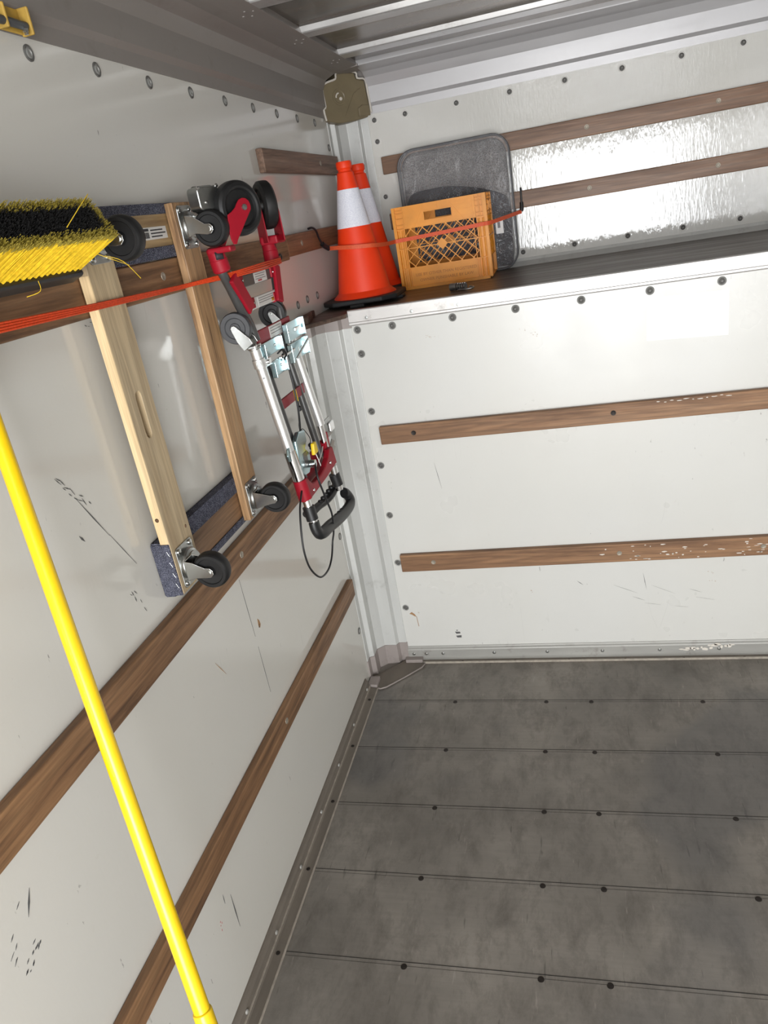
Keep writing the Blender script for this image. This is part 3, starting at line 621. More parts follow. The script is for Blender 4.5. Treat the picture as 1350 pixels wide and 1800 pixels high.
cr = pa + pd * .795; sd = (Vector((.803, -2.355, 1.6094)) - cr); sd = (sd - pd * sd.dot(pd)).normalized()
part(MB().lathe([(.0075, 0), (.007, .0012), (.0055, .0015), (0, .0015)], cr + sd * .0128, sd, 18), 'twist_lock', M['yellow_pole'], pb)
part(MB().tube([tuple(top + pd * .05), tuple(top), (.048, -1.50, 1.575), (.052, -1.498, 1.612)], .0150, 20, sm=5), 'handle_socket', M['plastic_black'], pb)
# ------------------------------------------------------------------ folding hand truck
ht = empty('folding_hand_truck', (.1, -.62, 1.3), 'red and silver folding hand truck hanging upside down under the orange cord', 'hand truck')
def P(name, mb, mat, par=None, **k): return part(mb, name, M[mat], par or ht, **k)
# upper frame: red sockets, dark tubes, links
def wheelbig(c, nrm, name):
    R = .0555; h = .016; c = Vector(c)
    wh = P('wheel', MB().lathe([(.008, -h), (.014, -h), (.016, -h + .006), (.036, -h + .007), (.039, -h + .001), (.043, -h - .001), (R - .006, -h), (R - .001, -h + .005), (R, -h + .011), (R, h - .011), (R - .001, h - .005), (R - .006, h), (.043, h + .001), (.039, h - .001), (.036, h - .007), (.016, h - .006), (.014, h), (.008, h)], c, nrm, 44), 'rubber')
    n = Vector(nrm).normalized(); u = n.cross(Vector((0, 0, 1))).normalized(); v = n.cross(u); sp = MB()
    for i in range(6):
        a = i * math.pi / 3; d = u * math.cos(a) + v * math.sin(a); sp.cyl(c + d * .012, c + d * .042, .004, n=6)
    part(sp, 'spokes', M['rubber'], wh)
    return wh
w1 = Vector((.146, -.764, 1.667)); n1 = Vector((.86, -.51, 0)).normalized(); wheelbig(w1, n1, 'L')
w2 = Vector((.116, -.515, 1.672)); n2 = Vector((.80, .60, 0)).normalized(); wheelbig(w2, n2, 'R')
s1 = Vector((.092, -.805, 1.59)); s2 = Vector((.088, -.480, 1.585))
# fork plates
def forkplate(wc, n, foot, off, tag_=''):
    u = Vector((foot.x - wc.x, foot.y - wc.y, 0)); u = (u - n * u.dot(n)).normalized(); z = Vector((0, 0, 1)); o = wc + n * off
    r = .022
    pts = [(r * math.cos(math.radians(a)), r * math.sin(math.radians(a))) for a in (-150 + 0, -120, -90, -60, -30, 0, 30, 60, 90)]
    pts = [(-.017, -.006), (-.0185, .002), (-.016, .011), (-.009, .017), (0, .0185), (.009, .016), (.0155, .010), (.022, .002), (.033, -.005), (.045, -.010), (.049, -.030), (.050, -.056), (.046, -.068), (.038, -.069), (.032, -.060)]
    return MB().prism([(a, b) for a, b in pts], o, u, z, n * .003)
P('wheel_fork', forkplate(w1, n1, s1, .020), 'red', bevel=.001)
P('wheel_fork', forkplate(w1, n1, s1, -.022), 'red', bevel=.001)
P('axle_bolt', MB().lathe([(.0065, 0), (.006, .003), (0, .0035)], w1 + n1 * .023, n1, 12), 'zinc_dull')
u2 = Vector((n2.y, -n2.x, 0))
for off in (.020, -.022):
    P('wheel_fork', MB().prism([(-.012, .03), (.012, .034), (.026, .02), (.040, -.085), (-.035, -.085), (-.03, -.02)], w2 + n2 * off, -u2, (0, 0, 1), n2 * .003), 'red', bevel=.001)
P('wheel_fork_bridge', MB().box((.084, -.830, 1.586), (.139, -.800, 1.5985)), 'red', bevel=.004)
P('wheel_fork_bridge', MB().box((.086, -.525, 1.582), (.132, -.462, 1.602)), 'red', bevel=.004)
P('axle_bolt', MB().lathe([(.0075, 0), (.007, .004), (0, .0045)], w2 + n2 * .023, n2, 12), 'zinc_dull')
def socket(c, d, L, r, name='tube_socket'):
    c = Vector(c); d = Vector(d).normalized()
    o = P(name, MB().lathe([(r * .82, 0), (r, .004), (r, L * .48), (r * 1.05, L * .5), (r * 1.05, L - .003), (r * .95, L)], c, d, 24), 'red')
    pl_ = []
    for zz in (-.026, -.010):
        for k in range(5):
            a_ = math.radians(-70 + 14 * k); pl_.append((c.x + d.x * -zz + r * 1.03 * math.cos(a_), c.y + r * 1.03 * math.sin(a_), c.z + zz))
    part(MB().add(pl_, [(k, k + 1, k + 6, k + 5) for k in range(4)], True), 'label', M['ink'], o, solid=.0006)
    for i in range(3): part(MB().lathe([(.003, 0), (.0028, .002), (0, .0022)], c + d * (.02 + .018 * i) + Vector((r * .5, r * .85, 0)), (.4, .9, 0), 8), 'rivet', M['zinc'], o)
    return o
dL = Vector((.008, .03, -.15)).normalized(); dR = Vector((.010, -.025, -.20)).normalized()
tL0 = Vector((.094, -.813, 1.600)); tR0 = Vector((.090, -.478, 1.597))
socket(tL0, dL, .052, .0185); socket(tR0, dR, .066, .0185)
P('upper_tube', MB().tube([tL0 + Vector((0,0,-.01)), (.0955, -.806, 1.55), (.097, -.785, 1.514), (.099, -.762, 1.468), (.100, -.745, 1.444), (.102, -.732, 1.417), (.104, -.724, 1.385)], .0105, 14), 'dark_tube')
P('upper_tube', MB().tube([tR0, (.092, -.486, 1.52), (.096, -.509, 1.448), (.100, -.524, 1.386), (.104, -.527, 1.34)], .0105, 14), 'dark_tube')
def strap(a, b, w_, t_, m='red', name='link_plate', ends=.014):
    a = Vector(a); b = Vector(b); d = (b - a).normalized(); f = Vector((1, -.12, 0)); f = (f - d * f.dot(d)).normalized(); s = d.cross(f)
    L = (b - a).length
    o = P(name, MB().prism([(-ends, -w_ / 2), (L + ends, -w_ / 2), (L + ends, w_ / 2), (-ends, w_ / 2)], a, d, s, f * t_), m, bevel=.003)
    return o
strap((.106, -.780, 1.524), (.108, -.740, 1.468), .034, .010); strap((.106, -.518, 1.520), (.108, -.539, 1.460), .028, .010)
for (y, z, dyy) in ((-.748, 1.520, .03), (-.708, 1.466, .03)):
    o = P('corner_gusset', MB().box((.098, y - .014, z - .012), (.108, y + .02, z + .012)), 'red', bevel=.002)
    for k in (0, .013): part(MB().lathe([(.0035, 0), (.003, .002), (0, .0022)], (.108, y + k, z), (1, 0, 0), 10), 'rivet', M['zinc'], o)
for (y, z) in ((-.536, 1.519), (-.548, 1.460)):
    o = P('corner_gusset', MB().box((.098, y - .012, z - .012), (.108, y + .022, z + .012)), 'red', bevel=.002)
    for k in (0, .013): part(MB().lathe([(.0035, 0), (.003, .002), (0, .0022)], (.108, y + k, z), (1, 0, 0), 10), 'rivet', M['zinc'], o)
def crossbar(y0, y1, z, h, x, m, sticker=None):
    o = P('crossbar', MB().box((x, y0, z - h / 2), (x + .006, y1, z + h / 2)), m, bevel=.0015)
    if sticker:
        a, b, ac = sticker
        s = part(MB().box((x + .006, a, z - h * .44), (x + .0066, b, z + h * .44)), 'sticker', M['label_white'], o)
        t = MB()
        for i in range(3): t.box((x + .0066, a + .006, z + h * (.25 - .2 * i)), (x + .0069, b - .008 - .006 * (i % 2), z + h * (.25 - .2 * i) + .0016))
        part(t, 'print', M['ink_grey'], s)
        if ac == 'o': part(MB().box((x + .0066, b - .032, z - h * .38), (x + .0069, b - .006, z - h * .05)), 'print', M['ink_orange'], s)
        elif ac: part(MB().box((x + .0066, a + .02, z - h * .36), (x + .0069, a + .045, z - h * .2)), 'print', M['scuff_red'], s)
crossbar(-.75, -.52, 1.517, .026, .098, 'dark_tube', (-.655, -.575, 'r')); crossbar(-.72, -.53, 1.464, .026, .099, 'label_white', (-.665, -.545, 'o'))
crossbar(-.728, -.492, 1.388, .032, .104, 'red_dark', (-.648, -.56, ''))
# zinc plate housing on top
bx = P('latch_housing', MB().prism(rrect(.062, .046, .010), (.112, -.815, 1.695), Vector((.35, .94, 0)), Vector((0, 0, 1)), Vector((-.03, .011, 0))), 'zinc_dull', bevel=.003, seg=3)
for a, b in ((-.028, .02), (.026, .022), (-.012, -.008)): part(MB().lathe([(.004, 0), (.0035, .002), (0, .0025)], Vector((.112, -.815, 1.695)) + Vector((.35, .94, 0)) * a + Vector((0, 0, b)), (.94, -.35, 0), 10), 'screw', M['chrome'], bx)
P('latch_flange', MB().prism(rrect(.070, .054, .012), (.094, -.800, 1.694), Vector((.35, .94, 0)), Vector((0, 0, 1)), Vector((-.003, .001, 0))), 'zinc', bevel=.001)
P('axle_spacer', MB().cyl((.09, -.775, 1.685), (.13, -.775, 1.675), .012, n=16), 'plastic_black')
# long silver tubes, dark inner tubes
sL0 = Vector((.106, -.750, 1.376)); sL1 = Vector((.140, -.727, .992)); sR0 = Vector((.104, -.497, 1.345)); sR1 = Vector((.128, -.472, 1.100))
P('silver_tube', MB().cyl(sL0, sL1, .0128, n=24), 'alu_tube'); P('silver_tube', MB().cyl(sR0, sR1, .0128, n=24), 'alu_tube')
dl = (sL1 - sL0).normalized()
P('chrome_sleeve', MB().cyl(sL0 + dl * .265, sL1 + dl * .005, .0150, n=24), 'chrome')
P('inner_tube', MB().cyl((.098, -.695, 1.345), (.128, -.675, 1.02), .0095, n=18), 'dark_tube')
P('inner_tube', MB().cyl((.094, -.533, 1.345), (.124, -.508, 1.02), .0095, n=18), 'dark_tube')
P('tube_end_ring', MB().lathe([(.0135, 0), (.0155, .002), (.0155, .006), (.0135, .008)], sL0 + dl * .0, dl, 20), 'zinc')
P('clamp_band', MB().lathe([(.0130, 0), (.0155, .001), (.0155, .021), (.0130, .022)], sL0 + dl * .030, dl, 20), 'alu_tube')
P('clamp_bracket', MB().box((.100, -.745, 1.322), (.122, -.70, 1.342)), 'alu_tube', bevel=.003)
P('clamp_bolt', MB().lathe([(.006, 0), (.0055, .003), (0, .0035)], sL0 + dl * .041 + Vector((.004, -.015, 0)), (.2, -1, 0), 12), 'zinc_dull')
P('clamp_bolt', MB().lathe([(.0055, 0), (.005, .003), (0, .0035)], (.1225, -.722, 1.332), (1, -.1, 0), 12), 'chrome')
P('tube_pin', MB().lathe([(.003, 0), (.0028, .001), (0, .0012)], sL0 + dl * .075 + Vector((.004, -.012, 0)), (.3, -1, 0), 10), 'dark_tube')
# small casters near the top of the silver tubes
def smallcaster(c, foot):
    c = Vector(c); foot = Vector(foot); R = .0355; h = .011
    P('small_wheel', MB().lathe([(.005, -h), (.011, -h), (.0125, -h + .002), (.021, -h + .002), (.022, -h), (.0245, -h), (R - .002, -h), (R, -h + .004), (R, h - .004), (R - .002, h), (.0245, h), (.022, h - .002), (.0125, h - .002), (.011, h), (.005, h)], c, (.12, -1, 0), 40), 'rubber_grey' if c.y < -.7 else 'rubber')
    for s in (-1, 1):
        d = (foot - c); dn = d.normalized(); sd_ = Vector((dn.z, 0, -dn.x)); o_ = c + Vector((0, s * .0145, 0))
        pts = []
        for a in (90, 130, 180, 230, 270): pts.append((.0075 * math.cos(math.radians(a)), .0075 * math.sin(math.radians(a))))
        Ld = d.length; pts += [(Ld * .85, -.016), (Ld + .006, -.014), (Ld + .006, .014), (Ld * .6, .014)]
        P('small_fork', MB().prism(pts, o_, (dn.x, 0, dn.z), sd_, (0, s * .002, 0)), 'zinc', bevel=.0006)
    P('small_axle', MB().cyl(c - Vector((0, .018, 0)), c + Vector((0, .018, 0)), .004, n=10), 'zinc')
smallcaster((.080, -.764, 1.423), (.103, -.754, 1.384)); smallcaster((.076, -.516, 1.418), (.100, -.502, 1.375))
P('fork_cap', MB().box((.096, -.772, 1.372), (.118, -.732, 1.380)), 'zinc', bevel=.002); P('fork_cap', MB().box((.094, -.492, 1.362), (.120, -.448, 1.372)), 'zinc', bevel=.002)
# zinc latches between the tubes
def latch(x, y0, y1, z0, z1, m='zinc_blue'):
    o = P('latch_plate', MB().box((x, y0, z0), (x + .003, y1, z1)).box((x, y0, z0), (x + .014, y0 + .003, z1)).box((x, y1 - .003, z0), (x + .014, y1, z1)), m, bevel=.0012)
    for k in (.25, .75): part(MB().lathe([(.0035, 0), (.003, .0015), (0, .002)], (x + .003, y0 + (y1 - y0) * k, (z0 + z1) / 2), (1, 0, 0), 10), 'rivet', M['zinc'], o)
    return o
latch(.112, -.732, -.612, 1.340, 1.374); latch(.116, -.704, -.618, 1.288, 1.326); latch(.114, -.572, -.436, 1.345, 1.392); latch(.116, -.572, -.436, 1.294, 1.340)
P('latch_lever', MB().box((.120, -.650, 1.322), (.128, -.545, 1.328)), 'zinc', bevel=.001); P('latch_lever', MB().prism([(0, 0), (.115, .03), (.115, .036), (0, .006)], (.132, -.565, 1.30), (0, 1, 0), (0, 0, 1), (.003, 0, 0)), 'zinc_dull', bevel=.001)
P('latch_spring', MB().tube([(.125, -.665, 1.338), (.135, -.655, 1.345), (.138, -.64, 1.332), (.13, -.635, 1.322)], .0022, 8), 'plastic_black')
crossbar(-.690, -.500, 1.214, .026, .108, 'red_dark')
# lower zinc latch with its teal sheen
P('lower_latch', MB().prism([(0, 0), (.0, .085), (.03, .10), (.075, .092), (.075, .062), (.055, .05), (.078, .03), (.078, .004), (.05, -.016), (.02, -.012)], (.132, -.715, 1.045), (0, 1, 0), (0, 0, 1), (.012, 0, 0)), 'zinc_blue', bevel=.004, seg=3)
P('lower_latch_hook', MB().prism([(0, 0), (-.016, .004), (-.022, .02), (-.014, .036), (0, .038)], (.130, -.742, 1.088), (0, 1, 0), (0, 0, 1), (.006, 0, 0)), 'zinc_blue', bevel=.002)
P('lower_latch_window', MB().box((.1443, -.690, 1.052), (.1448, -.662, 1.088)), 'dark_tube')
P('latch_roller', MB().cyl((.146, -.655, 1.050), (.160, -.655, 1.050), .010, n=16), 'zinc')
# right latch hooks
P('side_bracket', MB().box((.112, -.440, 1.038), (.118, -.352, 1.092)), 'zinc_dull', bevel=.004)
P('side_hook', MB().prism([(0, 0), (.05, .0), (.075, .012), (.06, .02), (.075, .03), (.055, .042), (.03, .03), (0, .035)], (.120, -.440, .990), (0, 1, 0), (0, 0, 1), (.004, 0, 0)), 'zinc_dull', bevel=.003)
P('side_tab', MB().box((.118, -.385, 1.05), (.126, -.345, 1.078)), 'chrome', bevel=.004); P('side_tube', MB().cyl((.126, -.476, 1.10), (.133, -.470, .985), .011, n=16), 'chrome')
# lower red yoke: saddle across both tubes
yk = [(-.742, 1.025), (-.700, 1.030), (-.690, 1.018), (-.672, 1.004), (-.650, .998), (-.60, .998), (-.555, 1.004), (-.52, 1.018), (-.498, 1.036), (-.466, 1.034), (-.452, .980), (-.56, .974), (-.69, .972), (-.742, .978)]
P('lower_yoke', MB().prism(yk, (.132, 0, 0), (0, 1, 0), (0, 0, 1), (.016, 0, 0)), 'red', bevel=.004, seg=3)
P('yoke_back_plate', MB().prism([(-.70, .98), (-.70, 1.03), (-.47, 1.055), (-.47, .98)], (.108, 0, 0), (0, 1, 0), (0, 0, 1), (.006, 0, 0)), 'red', bevel=.002)
P('yoke_sleeve', MB().cyl((.1370, -.7290, 1.035), (.1410, -.7258, .982), .0175, n=24), 'red')
P('yoke_rib', MB().prism([(-.50, 1.02), (-.47, 1.075), (-.455, 1.075), (-.45, 1.02)], (.118, 0, 0), (0, 1, 0), (0, 0, 1), (.02, 0, 0)), 'red', bevel=.003)
for y, z in ((-.675, .985), (-.51, 1.00)): P('yoke_bolt', MB().lathe([(.0045, 0), (.004, .002), (0, .0022)], (.148, y, z), (1, 0, 0), 10), 'zinc')
# handles: two black grips
P('grip_tube', MB().cyl((.1408, -.7258, .985), (.152, -.728, .905), .0105, n=18), 'chrome'); P('grip_tube', MB().cyl((.137, -.463, .975), (.142, -.46, .90), .0105, n=18), 'chrome')
P('grip_sleeve', MB().cyl((.1435, -.7255, .960), (.148, -.727, .924), .0155, n=20), 'plastic_black')
gf = MB().tube([(.150, -.728, .918), (.152, -.729, .900), (.156, -.724, .884), (.160, -.700, .876), (.161, -.650, .870), (.163, -.60, .862), (.163, -.53, .852), (.162, -.465, .848), (.160, -.437, .856), (.154, -.440, .876), (.150, -.452, .886)], .0135, 14, 1.2)
for i in range(6): gf.lathe([(.0, -.006), (.006, -.004), (.0075, 0), (.006, .004), (0, .006)], (.160, -.635 + .027 * i, .876 - .0035 * i), (0, 1, 0), 10)
P('front_grip', gf, 'plastic_black')
gb = MB().tube([(.100, -.640, .905), (.103, -.60, .895), (.106, -.56, .893), (.110, -.50, .885), (.112, -.45, .885), (.118, -.415, .90), (.128, -.445, .925), (.136, -.46, .94)], .0105, 12, 1.2)
for i in range(5): gb.lathe([(.0, -.006), (.006, -.004), (.0075, 0), (.006, .004), (0, .006)], (.108, -.545 + .027 * i, .899), (0, 1, 0), 10)
P('rear_grip', gb, 'plastic_black'); P('grip_sleeve', MB().cyl((.136, -.464, .95), (.140, -.461, .915), .0155, n=20), 'plastic_black')
# release cable, its loop, ties and tags
P('release_cable', MB().tube([(.122, -.625, 1.33), (.126, -.612, 1.29), (.128, -.612, 1.24), (.130, -.620, 1.18), (.132, -.650, 1.11), (.135, -.66, 1.08)], .0028, 8), 'plastic_black')
P('release_cable', MB().tube([(.120, -.60, 1.325), (.124, -.605, 1.27), (.128, -.608, 1.22), (.129, -.607, 1.19)], .0026, 8), 'plastic_black')
P('cable_loop', MB().tube([(.158, -.655, 1.05), (.168, -.682, 1.019), (.174, -.668, .95), (.176, -.656, .904), (.165, -.640, .85), (.152, -.627, .816), (.150, -.655, .780), (.150, -.70, .765), (.150, -.763, .778), (.150, -.815, .830), (.150, -.830, .885), (.150, -.818, .94), (.148, -.790, .985), (.143, -.745, 1.01)], .0026, 8, sm=8), 'plastic_black')
P('cable_tie', MB().tube([(.134, -.635, 1.165), (.134, -.648, 1.15), (.134, -.645, 1.135), (.134, -.625, 1.135), (.134, -.59, 1.10), (.134, -.595, 1.085)], .0011, 6), 'plastic_black')
P('cable_stop', MB().lathe([(.003, 0), (.006, .003), (.006, .008), (.004, .010), (.005, .016), (.003, .018)], (.135, -.60, 1.088), (0, .1, -1), 12), 'plastic_black')
P('cable_stop', MB().lathe([(.003, 0), (.0055, .003), (.0055, .012), (.003, .014)], (.129, -.607, 1.192), (0, 0, -1), 12), 'plastic_black')
P('yellow_sleeve', MB().cyl((.127, -.609, 1.235), (.128, -.609, 1.205), .0040, n=12), 'label_yellow')
P('yellow_tag', MB().prism([(-.016, 0), (.016, 0), (.011, .03), (-.009, .03)], (.150, -.63, 1.068), (0, 1, 0), (0, 0, 1), (.010, 0, 0)), 'label_yellow', bevel=.003)
P('white_tie', MB().tube([(.155, -.628, 1.068), (.16, -.63, 1.052), (.165, -.635, 1.035)], .0013, 6), 'label_white'); P('white_tie', MB().tube([(.16, -.63, 1.045), (.158, -.59, 1.055), (.15, -.55, 1.06)], .0013, 6), 'label_white')
# ------------------------------------------------------------------ orange cord over the dolly and the hand truck
b1 = empty('bungee_cord', (.06, -1.0, 1.54), 'orange multi-strand bungee cord stretched across the dolly and hand truck', 'bungee cord')
for i in range(4):
    o_ = (i - 1.5) * 1.3
    pth = [(.030, -2.05, 1.550 + o_ * .0026), (.062, -1.515, 1.5515 + o_ * .0030), (.047, -1.217, 1.543 + o_ * .0021), (.046, -.92, 1.5365 + o_ * .0015), (.049, -.80, 1.536 + o_ * .0017)]
    pth = pth[:-1] + [(.048, -.848, 1.536 + o_ * .0013), (.118, -.775, 1.539 + o_ * .0026), (.118, -.60, 1.539 + o_ * .0036), (.113, -.478, 1.540 + o_ * .0028)]
    part(MB().tube(pth, .0018, 8, sm=0), 'strand', M['cord_orange'], b1)
part(MB().tube([(.113, -.482, 1.553), (.114, -.474, 1.554), (.112, -.466, 1.545), (.10, -.462, 1.535), (.088, -.460, 1.530)], .0024, 8), 'hook', M['plastic_black'], b1)
# ------------------------------------------------------------------ cones, crate, bag on the shelf
def cone(x, y, label, rot, s, name='traffic_cone'):
    c = empty(name, (x, y, ZS), label, 'traffic cone', 'traffic cones on the shelf')
    H = .452; r0, r1 = .094, .026; zb = .028
    rr = lambda z: r0 + (r1 - r0) * (z - zb) / (.425 - zb)
    pr = [(.112, zb - .006), (.108, zb + .002), (.098, zb + .010)] + [(rr(z), z) for z in (.045, .12, .19, .285, .36, .418)] + [(.0225, .422), (.0215, .427), (.0255, .432), (.0262, .446), (.024, H), (.019, H), (.017, .40)]
    b = MB().lathe(pr, (0, 0, 0), (0, 0, 1), 48).build('cone_body', M['cone_orange'], c)
    MB().lathe([(rr(.250) + .0002, .250), (rr(.250) + .0011, .2505), (rr(.368) + .0011, .3675), (rr(.368) + .0002, .368)], (0, 0, 0), (0, 0, 1), 48).build('reflective_collar', M['band_white'], c)
    k = .045; bs = MB(); poly = [(s, -s + k), (s, s - k), (s - k, s), (-s + k, s), (-s, s - k), (-s, -s + k), (-s + k, -s), (s - k, -s)]
    R = Matrix.Rotation(rot, 3, 'Z'); poly = [tuple((R @ Vector((a, b_, 0))).xy) for a, b_ in poly]
    bs.prism(poly, (0, 0, .010), (1, 0, 0), (0, 1, 0), (0, 0, .016))
    for i in range(0, 8, 2):
        a = Vector(poly[i]); b_ = Vector(poly[i + 1]); m = (a + b_) * .5 * .86
        bs.box((m.x - .025, m.y - .025, 0), (m.x + .025, m.y + .025, .012))
    bs.build('rubber_base', M['cone_base'], c, bevel=.004)
    return c
cone(.133, .235, 'front orange traffic cone with white collar and black base, crossed by the flat cord', .0, .130)
cone(.115, .492, 'rear orange traffic cone, half hidden behind the front cone', .0, .112)
CX0, CX1, CY0, CY1, CZ0, CZ1 = .228, .562, .425, .652, ZS, 1.617
cr_ = empty('milk_crate', ((CX0 + CX1) / 2, (CY0 + CY1) / 2, CZ0), 'orange plastic milk crate with diagonal lattice sides on the shelf', 'crate')
def crate_side(o, u, n, W, name):
    # o: lower outer corner, u: along the side, n: outward normal
    o, u, n = map(Vector, (o, u, n)); H = CZ1 - CZ0; z = Vector((0, 0, 1)); mb = MB()
    def pl(poly, d0, d1, f=1): mb.prism(poly, o - n * d0, u, z, -n * (d1 - d0))
    p = .115 * .334 if W > .3 else .03
    pl([(0, .006), (p, .006), (p, H), (0, H)], .0080, .0105); pl([(W - p, .006), (W, .006), (W, H), (W - p, H)], .0080, .0105)
    # bands with the hand hole
    zt = H * .74; h0, h1 = W * .34, W * .64; hz0, hz1 = H * .80, H * .905
    for q in ([(p, zt), (h0, zt), (h0, H), (p, H)], [(h1, zt), (W - p, zt), (W - p, H), (h1, H)], [(h0, zt), (h1, zt), (h1, hz0), (h0, hz0)], [(h0, hz1), (h1, hz1), (h1, H), (h0, H)]): pl(q, .002, .005)
    pl([(p, .008), (W - p, .008), (W - p, H * .265), (p, H * .265)], .0080, .0105)
    # ribs: frame edges
    cnt = [0]
    def rib(a, b, w_=.0024, d0=.0, d1=.0095):
        cnt[0] += 1; d0 += .000017 * (cnt[0] % 60); d1 -= .000019 * (cnt[0] % 60)
        a = Vector(a); b = Vector(b); d = (b - a).normalized(); q = Vector((-d.y, d.x)) * w_ / 2
        pl([tuple(a - q), tuple(b - q), tuple(b + q), tuple(a + q)], d0, d1)
    for f in (.995, .955, .92, .86, .785): rib((0, H * f), (W * .34 if f in (.86,) else W, H * f))
    rib((W * .64, H * .86), (W, H * .86)); rib((0, zt), (W, zt)); rib((0, H * .265), (W, H * .265)); rib((0, H * .5), (W, H * .5), .003); rib((0, .009), (W, .009), .003)
    for f in (.115, .855) if W > .3 else (.14, .86): rib((W * f, .008), (W * f, H)); 
    for f in (.002, .998): rib((W * f, .008), (W * f, H), .003)
    if W > .3:
        for f in (.055, .085, .88, .915, .945): rib((W * f, .008), (W * f, H * .265))
        for f in (.93, .965): rib((W * f, zt), (W * f, H))
    rib((h0, hz0), (h1, hz0), .003, -.002, .008); rib((h0, hz1), (h1, hz1), .003, -.002, .008); rib((h0, hz0), (h0, hz1), .003, -.002, .008); rib((h1, hz0), (h1, hz1), .003, -.002, .008)
    rib((W * .36, H), (W * .22, zt)); rib((W * .60, H), (W * .76, zt)); rib((W * .49, H), (W * .49, hz1)); rib((W * .49, hz0), (W * .49, zt))
    # lattice
    x0, x1, y0, y1 = p, W - p, H * .265, zt; s = .030 if W > .3 else .026; xm = (x0 + x1) / 2; ym = (y0 + y1) / 2
    k = -14
    while k < 15:
        for sg in (1, -1):
            c = k * s * 1.42; pts = []
            # line y - ym = sg*(x - xm) + c
            for x in (x0, x1):
                y = ym + sg * (x - xm) + c
                if y0 <= y <= y1: pts.append((x, y))
            for y in (y0, y1):
                x = xm + sg * (y - ym - c)
                if x0 < x < x1: pts.append((x, y))
            if len(pts) >= 2 and (Vector(pts[0]) - Vector(pts[1])).length > .008: rib(pts[0], pts[1], .0030, .0, .006)
        k += 1
    if W > .3: pl([(xm - .020, ym), (xm, ym - .020), (xm + .020, ym), (xm, ym + .020)], .0, .004)
    return mb
W_ = CX1 - CX0; Dp = CY1 - CY0
fr = part(crate_side((CX0, CY0, CZ0), (1, 0, 0), (0, -1, 0), W_, 'front'), 'lattice_side', M['crate'], cr_)
part(crate_side((CX1, CY1, CZ0), (-1, 0, 0), (0, 1, 0), W_, 'back'), 'lattice_side', M['crate'], cr_)
part(crate_side((CX1, CY0, CZ0), (0, 1, 0), (1, 0, 0), Dp, 'right'), 'lattice_side', M['crate'], cr_)
part(crate_side((CX0, CY1, CZ0), (0, -1, 0), (-1, 0, 0), Dp, 'left'), 'lattice_side', M['crate'], cr_)
cb = MB()
for i in range(10): x = CX0 + .012 + (W_ - .028) * i / 9; cb.box((x, CY0 + .004, CZ0 + .006), (x + .004, CY1 - .004, CZ0 + .010))
for i in range(7): y = CY0 + .012 + (Dp - .028) * i / 6; cb.box((CX0 + .004, y, CZ0 + .006), (CX1 - .004, y + .004, CZ0 + .010))
cb.box((CX0 + .006, CY0 + .006, CZ0), (CX1 - .006, CY0 + .010, CZ0 + .008)).box((CX0 + .006, CY1 - .010, CZ0), (CX1 - .006, CY1 - .006, CZ0 + .008)).box((CX0 + .006, CY0 + .006, CZ0), (CX0 + .01, CY1 - .006, CZ0 + .008)).box((CX1 - .01, CY0 + .006, CZ0), (CX1 - .006, CY1 - .006, CZ0 + .008))
part(cb, 'crate_floor', M['crate'], cr_)
for x in (CX0 + .014, CX0 + .030, CX1 - .014, CX1 - .030): part(MB().cyl((x, CY0 + .0072, CZ0 + .01), (x, CY0 + .0072, CZ1 - .08), .0036, n=10), 'corner_flute', M['crate'], cr_)
for y in (CY0 + .010, CY0 + .020, CY1 - .012): part(MB().cyl((CX1 - .0072, y, CZ0 + .01), (CX1 - .0072, y, CZ1), .0034, n=10), 'corner_flute', M['crate'], cr_)
def text(body, size, loc, rot, mat, parent, name, ext=.0006):
    cu = bpy.data.curves.new(name, 'FONT'); cu.body = body; cu.size = size; cu.extrude = ext; cu.align_x = 'CENTER'; cu.align_y = 'CENTER'
    t = bpy.data.objects.new(name + '_tmp', cu); COL.objects.link(t); bpy.context.view_layer.update()
    me = bpy.data.meshes.new_from_object(t.evaluated_get(bpy.context.evaluated_depsgraph_get())); bpy.data.objects.remove(t)
    o = bpy.data.objects.new(name, me); COL.objects.link(o); me.materials.clear(); me.materials.append(mat)
    mw = Matrix.Translation(loc) @ rot; me.transform(mw); off = Vector((0, 0, 0)); q = parent
    while q is not None: off += q.location; q = q.parent
    me.transform(Matrix.Translation(-off)); o.parent = parent; return o
RX = Matrix.Rotation(math.radians(90), 4, 'X')
text('USE BY OTHER THAN REGISTERED', .0145, (CX0 + W_ / 2, CY0 + .0079, CZ0 + .048), RX, M['crate_text'], fr, 'embossed_text')
text('OWNER PUNISHABLE BY LAW', .0145, (CX0 + W_ / 2, CY0 + .0079, CZ0 + .028), RX, M['crate_text'], fr, 'embossed_text')
# blanket bag behind the crate
bg_ = empty('blanket_bag', (.44, .685, ZS), 'clear zip bag holding a grey fleece blanket, standing behind the crate', 'bag')
def pillow(w_, h_, t_, r, n=14):
    # rounded rectangle slab with domed faces: concentric rings
    mb = MB(); rings = [(1.0, 0), (.985, .45), (.93, .8), (.8, .95), (.5, 1.0), (.2, 1.0)]; vs = []; base = rrect(w_, h_, r, n)
    m = len(base); allr = [(s, d) for s, d in reversed(rings)] ; front = [(s, -d * t_ / 2) for s, d in allr]; back = [(s, d * t_ / 2) for s, d in rings[1:]]
    L = front + back
    for s, d in L:
        for x, z in base: vs.append((x - (1 - s) * x * (1 if True else 0), d, z - (1 - s) * z))
    fs = []
    for j in range(len(L) - 1):
        for i in range(m): fs.append((j * m + i, j * m + (i + 1) % m, (j + 1) * m + (i + 1) % m, (j + 1) * m + i))
    fs.append(tuple(range(m))); fs.append(tuple((len(L) - 1) * m + i for i in range(m)))
    return mb.add(vs, fs, True)
